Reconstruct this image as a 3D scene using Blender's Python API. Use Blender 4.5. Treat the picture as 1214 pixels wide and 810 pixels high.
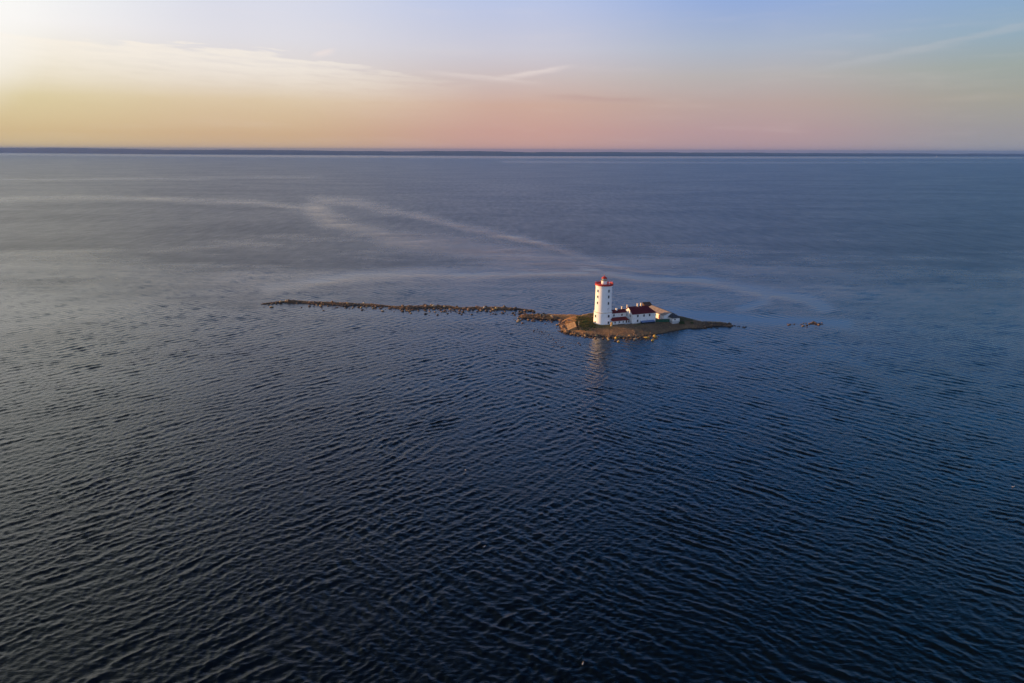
import bpy, bmesh, math, random
import numpy as np
from mathutils import Vector, Matrix, noise as mnoise

for o in list(bpy.data.objects): bpy.data.objects.remove(o)
S = bpy.context.scene
C = S.collection
R = math.radians
rnd = random.Random(7)

# ------------------------------------------------------------------ camera (drone, 94 m above the sea)
F = 809.0; PITCH = R(15.63); ROLL = R(0.22); H = 94.0
cam = bpy.data.objects.new('camera', bpy.data.cameras.new('camera'))
C.objects.link(cam)
cam.data.sensor_width = 36; cam.data.lens = 36 * F / 1214
cam.data.clip_start = 1; cam.data.clip_end = 120000
cam.matrix_world = Matrix.Translation((0, 0, H)) @ Matrix.Rotation(R(90) - PITCH, 4, 'X') @ Matrix.Rotation(ROLL, 4, 'Z')
S.camera = cam

def ray(px, py):
    x = (px - 607) / F; y = -(py - 405) / F
    c, s = math.cos(ROLL), math.sin(ROLL)
    x, y = x * c - y * s, x * s + y * c
    cp, sp = math.cos(PITCH), math.sin(PITCH)
    return (x, cp + y * sp, -sp + y * cp)
def P(px, py, z=0.0):
    r = ray(px, py); t = (z - H) / r[2]
    return Vector((r[0] * t, r[1] * t, z))
def AE(px, py):
    r = ray(px, py)
    return math.degrees(math.atan2(r[0], r[1])), math.degrees(math.atan2(r[2], math.hypot(r[0], r[1])))
def PX(x, y, z):
    cp, sp = math.cos(PITCH), math.sin(PITCH)
    d = y * cp - (z - H) * sp; u = y * sp + (z - H) * cp
    a, b = x / d, u / d
    c, s = math.cos(ROLL), math.sin(ROLL)
    return 607 + (a * c + b * s) * F, 405 - (-a * s + b * c) * F
def zat(py, pos):
    lo, hi = -5.0, 60.0
    for _ in range(40):
        m = (lo + hi) / 2
        if PX(pos[0], pos[1], m)[1] > py: lo = m
        else: hi = m
    return lo

# ------------------------------------------------------------------ sky and sun
SUN_AZ = -73.0; SUN_EL = 8.0
def lin(c): return tuple((v / 255 / 12.92 if v / 255 <= 0.04045 else ((v / 255 + 0.055) / 1.055) ** 2.4) for v in c)
W = bpy.data.worlds.new('World'); S.world = W; W.use_nodes = True
nt = W.node_tree; nt.nodes.clear()
def N(tree, t, **kw):
    n = tree.nodes.new(t)
    for k, v in kw.items(): setattr(n, k, v)
    return n
def math_n(tree, op, a, b=None, c=None, clamp=False):
    n = tree.nodes.new('ShaderNodeMath'); n.operation = op; n.use_clamp = clamp
    for i, v in enumerate((a, b, c)):
        if v is None: continue
        if isinstance(v, (int, float)): n.inputs[i].default_value = v
        else: tree.links.new(v, n.inputs[i])
    return n.outputs[0]
def mixc(tree, f, a, b, mode='MIX'):
    n = tree.nodes.new('ShaderNodeMix'); n.data_type = 'RGBA'; n.blend_type = mode
    for i, v in ((0, f), (6, a), (7, b)):
        if isinstance(v, (int, float)): n.inputs[i].default_value = v
        elif isinstance(v, tuple): n.inputs[i].default_value = tuple(v)[:3] + (1,)
        else: tree.links.new(v, n.inputs[i])
    return n.outputs[2]
def sstep(tree, v, a, b, lo=0.0, hi=1.0):
    n = tree.nodes.new('ShaderNodeMapRange'); n.interpolation_type = 'SMOOTHSTEP'
    tree.links.new(v, n.inputs[0])
    for i, x in enumerate((a, b, lo, hi)): n.inputs[1 + i].default_value = x
    return n.outputs[0]
def ramp(tree, v, stops):
    n = tree.nodes.new('ShaderNodeValToRGB'); tree.links.new(v, n.inputs[0])
    cr = n.color_ramp
    while len(cr.elements) < len(stops): cr.elements.new(0.5)
    for e, (p, c) in zip(cr.elements, stops):
        e.position = p; e.color = tuple(c)[:3] + (1,)
    return n.outputs[0]

tc = N(nt, 'ShaderNodeTexCoord')
sep = N(nt, 'ShaderNodeSeparateXYZ'); nt.links.new(tc.outputs['Generated'], sep.inputs[0])
az = math_n(nt, 'MULTIPLY', math_n(nt, 'ARCTAN2', sep.outputs[0], sep.outputs[1]), 180 / math.pi)
el = math_n(nt, 'MULTIPLY', math_n(nt, 'ARCSINE', sep.outputs[2]), 180 / math.pi)
# elevation axis: square root so that the lowest degrees get room in the ramps
el01 = math_n(nt, 'POWER', math_n(nt, 'DIVIDE', math_n(nt, 'MAXIMUM', el, 0.0), 90.0), 0.5, clamp=True)
def ep(e): return math.sqrt(max(e, 0) / 90.0)
cols = [  # azimuth, [(elevation, srgb)...]
 (-84, [(0, (236, 196, 120)), (3, (246, 214, 150)), (7, (255, 244, 226)), (11, (255, 255, 246)), (20, (226, 232, 240)), (34, (130, 144, 160)), (60, (30, 36, 44)), (90, (20, 26, 36))]),
 (-36, [(0, (214, 190, 148)), (1.2, (214, 188, 143)), (3.4, (222, 206, 164)), (5.6, (237, 229, 210)), (8, (250, 247, 244)), (11, (246, 249, 250)), (20, (250, 255, 248)), (34, (140, 152, 156)), (60, (26, 32, 40)), (90, (18, 24, 34))]),
 (-20, [(0, (210, 178, 144)), (1.2, (210, 178, 142)), (3.6, (220, 198, 166)), (6, (226, 218, 214)), (8, (224, 222, 229)), (11, (217, 220, 235)), (20, (164, 184, 222)), (34, (76, 94, 128)), (60, (18, 24, 34)), (90, (16, 22, 32))]),
 (0,   [(0, (204, 162, 152)), (1.5, (203, 161, 150)), (3.5, (206, 172, 157)), (5.5, (205, 190, 188)), (7.5, (204, 202, 214)), (11, (186, 198, 230)), (15, (150, 188, 255)), (21, (110, 174, 255)), (34, (34, 58, 96)), (60, (10, 15, 24)), (90, (14, 20, 30))]),
 (18,  [(0, (178, 152, 158)), (1.5, (184, 155, 157)), (3.5, (186, 165, 160)), (5.5, (183, 178, 178)), (7.5, (172, 182, 200)), (11, (144, 171, 220)), (15, (108, 170, 255)), (21, (66, 160, 255)), (34, (16, 42, 74)), (60, (7, 11, 18)), (90, (12, 18, 28))]),
 (36,  [(0, (153, 153, 164)), (1.5, (157, 154, 156)), (3.5, (164, 162, 152)), (5.5, (158, 168, 164)), (7.5, (148, 172, 189)), (11, (136, 170, 212)), (15, (98, 168, 246)), (21, (50, 166, 255)), (34, (10, 40, 60)), (60, (6, 11, 17)), (90, (12, 18, 28))]),
 (95,  [(0, (150, 158, 184)), (3.5, (166, 174, 200)), (8, (170, 190, 228)), (20, (150, 182, 238)), (34, (104, 138, 200)), (60, (40, 56, 88)), (90, (22, 32, 50))]),
 (140, [(0, (196, 208, 240)), (3.5, (204, 218, 250)), (8, (208, 226, 255)), (20, (196, 222, 255)), (34, (160, 192, 250)), (60, (74, 100, 156)), (90, (22, 32, 50))]),  # sky behind the camera, brightened to fill the shaded white walls
]
prev = None
for i, (a, st) in enumerate(cols):
    c = ramp(nt, el01, [(ep(e), lin(k)) for e, k in st])
    if prev is None: prev = c
    else: prev = mixc(nt, sstep(nt, az, cols[i - 1][0], a), prev, c)
left_back = ramp(nt, el01, [(ep(e), lin(k)) for e, k in cols[-1][1]])
prev = mixc(nt, sstep(nt, az, -140, -92), left_back, prev)
# thin cloud: streaky noise in azimuth / elevation
cv = N(nt, 'ShaderNodeCombineXYZ')
nt.links.new(math_n(nt, 'MULTIPLY', az, 0.05), cv.inputs[0]); nt.links.new(math_n(nt, 'MULTIPLY', el, 0.42), cv.inputs[1])
nz = N(nt, 'ShaderNodeTexNoise'); nz.inputs['Scale'].default_value = 2.2; nz.inputs['Detail'].default_value = 7; nz.inputs['Roughness'].default_value = 0.55
nt.links.new(cv.outputs[0], nz.inputs[0])
nzc = math_n(nt, 'SUBTRACT', nz.outputs[0], 0.5)
cv2 = N(nt, 'ShaderNodeCombineXYZ')
nt.links.new(math_n(nt, 'MULTIPLY', az, 0.16), cv2.inputs[0]); nt.links.new(math_n(nt, 'MULTIPLY', math_n(nt, 'ADD', el, math_n(nt, 'MULTIPLY', az, 0.06)), 1.6), cv2.inputs[1])
nz2 = N(nt, 'ShaderNodeTexNoise'); nz2.inputs['Scale'].default_value = 2.0; nz2.inputs['Detail'].default_value = 8; nz2.inputs['Roughness'].default_value = 0.6
nt.links.new(cv2.outputs[0], nz2.inputs[0])
nzf = math_n(nt, 'SUBTRACT', nz2.outputs[0], 0.5)
# cloud bank whose upper rim falls from top left towards the middle
a0, e0 = AE(0, 36); a1_, e1_ = AE(240, 48); a2_, e2_ = AE(500, 92)
def line_e(ax, ex, bx, eb):
    m = (eb - ex) / (bx - ax)
    return m, ex - m * ax
m1, c1 = line_e(a1_, e1_, a2_, e2_)
rim = math_n(nt, 'MINIMUM', math_n(nt, 'ADD', math_n(nt, 'MULTIPLY', az, m1), c1), e0 - 0.2)
d = math_n(nt, 'SUBTRACT', math_n(nt, 'ADD', rim, math_n(nt, 'ADD', math_n(nt, 'MULTIPLY', nzc, 1.6), math_n(nt, 'MULTIPLY', nzf, 1.9))), el)
bank = math_n(nt, 'MULTIPLY', sstep(nt, d, -0.08, 0.2), sstep(nt, d, 0.3, 4.2, 1, 0))
bank = math_n(nt, 'MULTIPLY', bank, sstep(nt, az, -22, 0, 1.0, 0.0))
bank = math_n(nt, 'MULTIPLY', bank, sstep(nt, nz2.outputs[0], 0.32, 0.62, 0.45, 1.0))
prev = mixc(nt, math_n(nt, 'MULTIPLY', bank, 0.62), prev, lin((253, 243, 228)))
def wisp(p, q, width, strength, taper=0.4, col=(243, 228, 222)):
    global prev
    (xa, ya), (xb, yb) = AE(*p), AE(*q)
    m, c = line_e(xa, ya, xb, yb)
    dd = math_n(nt, 'SUBTRACT', el, math_n(nt, 'ADD', math_n(nt, 'MULTIPLY', az, m), c))
    dd = math_n(nt, 'ADD', dd, math_n(nt, 'MULTIPLY', nzf, width * 1.6))
    up = sstep(nt, dd, 0.0, width * 0.8, 1, 0); dn = sstep(nt, dd, -width * 1.4, 0.0)
    f = math_n(nt, 'MULTIPLY', up, dn)
    f = math_n(nt, 'MULTIPLY', f, sstep(nt, az, xa, xa + (xb - xa) * taper))
    f = math_n(nt, 'MULTIPLY', f, sstep(nt, az, xb - (xb - xa) * taper, xb, 1, 0))
    prev = mixc(nt, math_n(nt, 'MULTIPLY', f, strength), prev, lin(col))
wisp((575, 95), (690, 76), 0.28, 0.42)
wisp((480, 82), (660, 100), 0.25, 0.25)
wisp((365, 66), (402, 58), 0.3, 0.5)
wisp((930, 90), (1330, 2), 0.35, 0.28, 0.3, (190, 192, 196))
wisp((620, 112), (800, 120), 0.3, 0.25, 0.4, (176, 140, 138))
prev = mixc(nt, math_n(nt, 'MULTIPLY', sstep(nt, nzc, 0.0, 0.3), 0.10), prev, lin((236, 222, 214)))
# white glow low round the sun
ga, ge = R(-39.5), R(9.2)
sd = Vector((math.sin(ga) * math.cos(ge), math.cos(ga) * math.cos(ge), math.sin(ge)))
vd = N(nt, 'ShaderNodeVectorMath', operation='DOT_PRODUCT'); nt.links.new(tc.outputs['Generated'], vd.inputs[0]); vd.inputs[1].default_value = sd
glow = sstep(nt, vd.outputs['Value'], math.cos(R(8.5)), math.cos(R(2)))
prev = mixc(nt, math_n(nt, 'MULTIPLY', glow, 0.6), prev, (1.0, 0.98, 0.95))
# clear upper dome: physical sky
sky = N(nt, 'ShaderNodeTexSky'); sky.sky_type = 'NISHITA'; sky.sun_disc = False
sky.sun_elevation = R(SUN_EL); sky.sun_rotation = R(SUN_AZ); sky.altitude = 90; sky.air_density = 1.0; sky.dust_density = 1.0
skyc = mixc(nt, 1.0, sky.outputs[0], (0.05, 0.05, 0.05), 'MULTIPLY')
prev = mixc(nt, sstep(nt, el, 30, 70, 0.0, 0.4), prev, skyc)
bg = N(nt, 'ShaderNodeBackground'); nt.links.new(prev, bg.inputs[0]); bg.inputs[1].default_value = 0.55
wo = N(nt, 'ShaderNodeOutputWorld'); nt.links.new(bg.outputs[0], wo.inputs[0])

sun = bpy.data.objects.new('sun', bpy.data.lights.new('sun', 'SUN')); C.objects.link(sun)
sun.data.energy = 5.0; sun.data.angle = R(0.5); sun.data.color = (1.0, 0.56, 0.23)
sv = Vector((math.sin(R(SUN_AZ)) * math.cos(R(SUN_EL)), math.cos(R(SUN_AZ)) * math.cos(R(SUN_EL)), math.sin(R(SUN_EL))))
sun.rotation_euler = sv.to_track_quat('Z', 'Y').to_euler(); sun.location = sv * 400

S.view_settings.view_transform = 'Standard'; S.view_settings.look = 'None'
S.view_settings.exposure = math.log2(1 / 0.55); S.view_settings.gamma = 1
S.render.engine = 'CYCLES'; S.render.resolution_x = 1024; S.render.resolution_y = 683

# ------------------------------------------------------------------ materials
def base_mat(name):
    m = bpy.data.materials.new(name); m.use_nodes = True
    t = m.node_tree; b = t.nodes['Principled BSDF']
    return m, t, b
def tex_noise(t, scale, detail=4, rough=0.55, vec=None, dist=0.0):
    n = N(t, 'ShaderNodeTexNoise'); n.inputs['Scale'].default_value = scale; n.inputs['Detail'].default_value = detail
    n.inputs['Roughness'].default_value = rough; n.inputs['Distortion'].default_value = dist
    if vec is not None: t.links.new(vec, n.inputs[0])
    return n.outputs[0]
def mat(name, col, col2=None, scale=1.0, rough=0.8, bump=0.0, bscale=8.0, spec=0.3, metal=0.0, lo=0.35, hi=0.65):
    m, t, b = base_mat(name)
    co = N(t, 'ShaderNodeTexCoord').outputs['Object']
    col2 = col2 or tuple(v * 0.8 for v in col)
    f = sstep(t, tex_noise(t, scale, 5, 0.6, co), lo, hi)
    c = mixc(t, f, col, col2)
    t.links.new(c, b.inputs['Base Color'])
    b.inputs['Roughness'].default_value = rough; b.inputs['Specular IOR Level'].default_value = spec; b.inputs['Metallic'].default_value = metal
    if bump:
        bn = N(t, 'ShaderNodeBump'); bn.inputs['Distance'].default_value = bump; bn.inputs['Strength'].default_value = 1
        t.links.new(tex_noise(t, bscale, 4, 0.6, co), bn.inputs['Height']); t.links.new(bn.outputs[0], b.inputs['Normal'])
    return m
M = {}
M['white'] = mat('white_render', (0.84, 0.83, 0.81), (0.74, 0.72, 0.69), 0.7, 0.85, 0.02, 3, lo=0.45, hi=0.8)
M['white2'] = mat('old_whitewash', (0.76, 0.75, 0.73), (0.56, 0.54, 0.51), 0.9, 0.9, 0.03, 3, lo=0.45, hi=0.75)
M['red'] = mat('red_paint', (0.52, 0.035, 0.02), (0.36, 0.03, 0.02), 1.5, 0.5)
M['maroon'] = mat('maroon_sheet_roof', (0.13, 0.012, 0.018), (0.09, 0.01, 0.014), 0.8, 0.7)
M['maroonb'] = mat('faded_red_sheet_roof', (0.20, 0.018, 0.018), (0.14, 0.014, 0.016), 0.8, 0.7)
M['peach'] = mat('weathered_fibre_roof', (0.37, 0.29, 0.24), (0.29, 0.23, 0.20), 0.5, 0.85)
M['slate'] = mat('dark_grey_roof', (0.045, 0.045, 0.055), (0.07, 0.068, 0.075), 1.0, 0.75)
M['barn'] = mat('brown_boards', (0.12, 0.065, 0.04), (0.06, 0.035, 0.025), 1.2, 0.9)
M['orange'] = mat('orange_door', (0.60, 0.12, 0.03), (0.5, 0.1, 0.03), 2, 0.6)
M['green'] = mat('green_fence', (0.012, 0.085, 0.045), (0.01, 0.06, 0.035), 1.5, 0.6)
M['glass'] = mat('dark_window_glass', (0.02, 0.025, 0.035), (0.03, 0.035, 0.04), 1, 0.15, spec=0.5)
M['frame'] = mat('grey_window_frame', (0.5, 0.5, 0.5), (0.4, 0.4, 0.4), 3, 0.6)
M['lglass'] = mat('lantern_glass', (0.22, 0.30, 0.28), (0.3, 0.36, 0.33), 2, 0.1, spec=0.6)
M['brass'] = mat('lantern_metal', (0.30, 0.22, 0.13), (0.22, 0.16, 0.1), 2, 0.5)
M['ochre'] = mat('ochre_paint', (0.55, 0.36, 0.12), (0.42, 0.27, 0.1), 2, 0.6)
M['brick'] = mat('limewashed_chimney', (0.72, 0.66, 0.56), (0.52, 0.46, 0.38), 2.5, 0.9)
M['blue'] = mat('blue_grey_sheet', (0.14, 0.20, 0.36), (0.10, 0.15, 0.28), 1.5, 0.45)
M['wood'] = mat('pale_wood', (0.42, 0.34, 0.24), (0.3, 0.24, 0.17), 3, 0.85)
M['boat'] = mat('boat_paint', (0.62, 0.66, 0.72), (0.45, 0.5, 0.56), 2, 0.5)
M['dark'] = mat('dark_interior', (0.03, 0.03, 0.035), (0.02, 0.02, 0.02), 2, 0.8)
M['gull'] = mat('gull_feathers', (0.45, 0.44, 0.43), (0.38, 0.37, 0.36), 3, 0.9)
M['gullgrey'] = mat('gull_wing_grey', (0.35, 0.36, 0.38), (0.3, 0.3, 0.32), 3, 0.9)
M['beak'] = mat('gull_beak', (0.6, 0.35, 0.05), None, 3, 0.6)
M['bush'] = mat('bush_leaves', (0.035, 0.06, 0.015), (0.06, 0.085, 0.025), 3, 0.9)
M['grass'] = mat('coarse_grass', (0.07, 0.085, 0.02), (0.12, 0.10, 0.03), 0.4, 0.95)
M['slab'] = mat('ramp_stone', (0.36, 0.24, 0.13), (0.27, 0.18, 0.10), 0.8, 0.9, 0.05, 2)

# boulders: tone from each stone's own random value
def rock_mat():
    m, t, b = base_mat('boulder_granite')
    oi = N(t, 'ShaderNodeObjectInfo'); co = N(t, 'ShaderNodeTexCoord').outputs['Object']
    gp = N(t, 'ShaderNodeNewGeometry')
    c = ramp(t, oi.outputs['Random'], [(0, (0.035, 0.028, 0.022)), (0.35, (0.10, 0.06, 0.038)), (0.6, (0.22, 0.12, 0.062)), (0.82, (0.34, 0.19, 0.105)), (0.93, (0.52, 0.36, 0.14)), (1, (0.62, 0.52, 0.42))])
    c2 = mixc(t, math_n(t, 'MULTIPLY', sstep(t, tex_noise(t, 2.5, 4, 0.6, co), 0.42, 0.62), 0.6), c, (0.05, 0.04, 0.03))
    sp = N(t, 'ShaderNodeSeparateXYZ'); t.links.new(gp.outputs['Position'], sp.inputs[0])
    wet = sstep(t, sp.outputs[2], 0.12, 0.38, 0.72, 0.0)          # wet band at the waterline
    c3 = mixc(t, wet, c2, (0.018, 0.015, 0.012))
    t.links.new(c3, b.inputs['Base Color']); b.inputs['Roughness'].default_value = 0.8
    bn = N(t, 'ShaderNodeBump'); bn.inputs['Distance'].default_value = 0.06
    t.links.new(tex_noise(t, 5, 4, 0.6, co), bn.inputs['Height']); t.links.new(bn.outputs[0], b.inputs['Normal'])
    return m
M['rock'] = rock_mat()
def yellow_rock():
    return mat('lichen_boulder', (0.62, 0.40, 0.06), (0.30, 0.20, 0.08), 1.2, 0.85, 0.05, 4)
M['yrock'] = yellow_rock()

def ground_mat():
    m, t, b = base_mat('gravel_ground')
    gp = N(t, 'ShaderNodeNewGeometry'); pos = gp.outputs['Position']
    sp = N(t, 'ShaderNodeSeparateXYZ'); t.links.new(pos, sp.inputs[0])
    n1 = tex_noise(t, 0.16, 5, 0.6, pos); n2 = tex_noise(t, 1.3, 5, 0.65, pos); n3 = tex_noise(t, 0.07, 4, 0.55, pos)
    c = mixc(t, sstep(t, n1, 0.38, 0.62), (0.27, 0.155, 0.075), (0.15, 0.088, 0.05))
    c = mixc(t, math_n(t, 'MULTIPLY', sstep(t, n2, 0.45, 0.62), 0.7), c, (0.34, 0.215, 0.11))
    c = mixc(t, math_n(t, 'MULTIPLY', sstep(t, n2, 0.50, 0.30), 0.5), c, (0.06, 0.045, 0.035))
    veg = math_n(t, 'MULTIPLY', sstep(t, n3, 0.50, 0.58), sstep(t, sp.outputs[2], 1.6, 2.3))
    c = mixc(t, math_n(t, 'MULTIPLY', veg, 0.75), c, (0.07, 0.075, 0.025))
    sp2 = sstep(t, sp.outputs[0], 20, 32)                           # outer spits are darker, weedy shingle
    c = mixc(t, sp2, mixc(t, 0.62, c, (0.05, 0.032, 0.022)), c)
    c = mixc(t, math_n(t, 'MULTIPLY', math_n(t, 'MULTIPLY', sstep(t, sp.outputs[0], 44, 32), sstep(t, sp.outputs[0], 6, 20)), 0.6), c, (0.46, 0.23, 0.08))  # orange glow of the low sun on the left shore, mixed into the colour
    c = mixc(t, math_n(t, 'MULTIPLY', sstep(t, sp.outputs[0], 62, 84), 0.4), c, (0.075, 0.055, 0.042))  # darker right side: ground tone plus some shade, put into the colour
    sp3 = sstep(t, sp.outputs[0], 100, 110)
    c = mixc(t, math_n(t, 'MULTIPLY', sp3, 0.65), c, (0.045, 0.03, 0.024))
    wet = sstep(t, sp.outputs[2], 0.1, 0.5, 0.8, 0.0)
    c = mixc(t, wet, c, (0.02, 0.016, 0.012))
    t.links.new(c, b.inputs['Base Color']); b.inputs['Roughness'].default_value = 0.95; b.inputs['Specular IOR Level'].default_value = 0.15
    bn = N(t, 'ShaderNodeBump'); bn.inputs['Distance'].default_value = 0.25
    t.links.new(tex_noise(t, 1.6, 6, 0.7, pos), bn.inputs['Height']); t.links.new(bn.outputs[0], b.inputs['Normal'])
    return m
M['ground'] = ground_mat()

# sea: two wave trains crossing at a wide angle, short-crested, plus fine ripples; smooth slicks from the mesh attribute
def water_mat():
    m, t, b = base_mat('sea_water')
    gp = N(t, 'ShaderNodeNewGeometry'); pos = gp.outputs['Position']
    sp = N(t, 'ShaderNodeSeparateXYZ'); t.links.new(pos, sp.inputs[0])
    slick = N(t, 'ShaderNodeAttribute', attribute_name='slick').outputs['Fac']
    smp = N(t, 'ShaderNodeMapping'); smp.inputs['Rotation'].default_value = (0, 0, R(14)); smp.inputs['Scale'].default_value = (0.45, 1.0, 1); t.links.new(pos, smp.inputs[0])
    sn1 = tex_noise(t, 0.016, 8, 0.7, smp.outputs[0], 0.8)
    slick = math_n(t, 'MULTIPLY', slick, sstep(t, sn1, 0.36, 0.64, 0.72, 1.35))
    rot = {}
    warp = N(t, 'ShaderNodeTexNoise'); warp.inputs['Scale'].default_value = 0.05; warp.inputs['Detail'].default_value = 2; t.links.new(pos, warp.inputs[0])
    wv = N(t, 'ShaderNodeVectorMath', operation='MULTIPLY_ADD'); t.links.new(warp.outputs[1], wv.inputs[0]); wv.inputs[1].default_value = (7, 7, 0); t.links.new(pos, wv.inputs[2])
    def train(ang, waves, seed):
        tot = None
        for k, (lam, amp, jit) in enumerate(waves):
            mp = N(t, 'ShaderNodeMapping'); mp.vector_type = 'POINT'
            mp.inputs['Rotation'].default_value = (0, 0, -R(ang + jit)); mp.inputs['Location'].default_value = (seed * 13.7 + k * 31.1, seed * 5.3 - k * 17.9, 0)
            t.links.new(wv.outputs[0], mp.inputs[0])
            sc = N(t, 'ShaderNodeMapping'); sc.inputs['Scale'].default_value = (0.30 / lam, 1.0 / lam, 1); t.links.new(mp.outputs[0], sc.inputs[0])
            n = tex_noise(t, 1.35, 2.5, 0.5, sc.outputs[0], 0.15)
            r = math_n(t, 'ABSOLUTE', math_n(t, 'SUBTRACT', n, 0.5))
            s = math_n(t, 'SUBTRACT', math_n(t, 'MULTIPLY', n, 2.1), math_n(t, 'MULTIPLY', r, 0.45))
            v = math_n(t, 'MULTIPLY', s, amp * lam)
            tot = v if tot is None else math_n(t, 'ADD', tot, v)
        return tot
    A = train(50, [(4.6, 0.050, 6), (2.4, 0.085, -5), (1.3, 0.10, 9)], 1)
    B = train(-42, [(4.4, 0.050, -6), (2.3, 0.085, 7), (1.2, 0.10, -10)], 2)
    Cc = train(6, [(11, 0.035, -8), (1.8, 0.05, 0), (0.8, 0.10, 12)], 3)
    # which train rules varies over the sea: A to the left, B to the right
    side = math_n(t, 'ARCTAN2', math_n(t, 'ADD', sp.outputs[0], math_n(t, 'MULTIPLY', math_n(t, 'SUBTRACT', tex_noise(t, 0.012, 2, 0.5, pos), 0.5), 90)), math_n(t, 'MAXIMUM', sp.outputs[1], 20))
    wA = sstep(t, side, -0.25, 0.28, 1.0, 0.28); wB = sstep(t, side, -0.28, 0.15, 0.22, 1.0)
    pmp = N(t, 'ShaderNodeMapping'); pmp.inputs['Scale'].default_value = (0.45, 1.0, 1.0); pmp.inputs['Rotation'].default_value = (0, 0, R(-6)); t.links.new(pos, pmp.inputs[0])
    patch = sstep(t, tex_noise(t, 0.008, 8, 0.66, pmp.outputs[0]), 0.34, 0.66, 0.78, 1.16)
    h = math_n(t, 'ADD', math_n(t, 'ADD', math_n(t, 'MULTIPLY', A, wA), math_n(t, 'MULTIPLY', B, wB)), Cc)
    rmp = N(t, 'ShaderNodeMapping'); rmp.inputs['Scale'].default_value = (0.5, 1.0, 1.0); t.links.new(wv.outputs[0], rmp.inputs[0])
    rip = math_n(t, 'ADD', math_n(t, 'MULTIPLY', tex_noise(t, 2.6, 3, 0.65, rmp.outputs[0]), 0.085), math_n(t, 'MULTIPLY', tex_noise(t, 1.1, 2, 0.5, rmp.outputs[0]), 0.07))
    mesh_w = N(t, 'ShaderNodeAttribute', attribute_name='modelled').outputs['Fac']      # 1 where the waves are real geometry
    h = math_n(t, 'MULTIPLY', h, math_n(t, 'SUBTRACT', 1.0, mesh_w))
    h = math_n(t, 'MULTIPLY', math_n(t, 'ADD', h, rip), patch)
    calm = math_n(t, 'SUBTRACT', 1.0, math_n(t, 'MULTIPLY', sstep(t, math_n(t, 'ADD', slick, math_n(t, 'MULTIPLY', math_n(t, 'SUBTRACT', tex_noise(t, 0.02, 5, 0.65, pos), 0.5), math_n(t, 'MULTIPLY', slick, 1.2))), 0.05, 1.0), 0.82))
    h = math_n(t, 'MULTIPLY', h, math_n(t, 'MULTIPLY', calm, sstep(t, sp.outputs[1], 200, 900, 0.9, 0.42)))
    # longer chop that still shows far out
    fmp = N(t, 'ShaderNodeMapping'); fmp.inputs['Scale'].default_value = (0.16, 0.055, 1.0); fmp.inputs['Rotation'].default_value = (0, 0, R(9)); t.links.new(pos, fmp.inputs[0])
    farchop = math_n(t, 'MULTIPLY', math_n(t, 'MULTIPLY', tex_noise(t, 1.0, 4, 0.7, fmp.outputs[0]), 0.9), math_n(t, 'MULTIPLY', calm, sstep(t, sp.outputs[1], 380, 900, 0.0, 1.0)))
    h = math_n(t, 'ADD', h, farchop)
    bn = N(t, 'ShaderNodeBump'); bn.inputs['Distance'].default_value = 1.0; bn.inputs['Strength'].default_value = 1.0
    t.links.new(h, bn.inputs['Height']); t.links.new(bn.outputs[0], b.inputs['Normal'])
    b.inputs['Base Color'].default_value = (0.0015, 0.004, 0.007, 1)
    # the open sea beyond the island is more wind-ruffled than the water in front of it
    yw = math_n(t, 'MULTIPLY', sp.outputs[1], sstep(t, tex_noise(t, 0.011, 6, 0.72, pmp.outputs[0]), 0.3, 0.7, 0.72, 1.30))      # ragged wind lanes
    ruffle = sstep(t, yw, 130, 760, 0.05, 0.365)
    gmp = N(t, 'ShaderNodeMapping'); gmp.inputs['Scale'].default_value = (0.10, 0.022, 1.0); gmp.inputs['Rotation'].default_value = (0, 0, R(7)); t.links.new(pos, gmp.inputs[0])
    grain = sstep(t, tex_noise(t, 1.0, 5, 0.7, gmp.outputs[0]), 0.3, 0.7, -1.0, 1.0)
    ruffle = math_n(t, 'MULTIPLY', ruffle, math_n(t, 'ADD', 0.9, math_n(t, 'MULTIPLY', grain, sstep(t, sp.outputs[1], 300, 900, 0.0, 0.10))))
    t.links.new(math_n(t, 'MULTIPLY', math_n(t, 'MULTIPLY', ruffle, sstep(t, patch, 0.78, 1.16, 0.94, 1.05)), math_n(t, 'SUBTRACT', 1.0, math_n(t, 'MULTIPLY', math_n(t, 'MINIMUM', math_n(t, 'MAXIMUM', slick, 0.0), 1.0), 0.64))), b.inputs['Roughness']); b.inputs['IOR'].default_value = 1.333; b.inputs['Specular IOR Level'].default_value = 0.5
    return m
M['water'] = water_mat()

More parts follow.
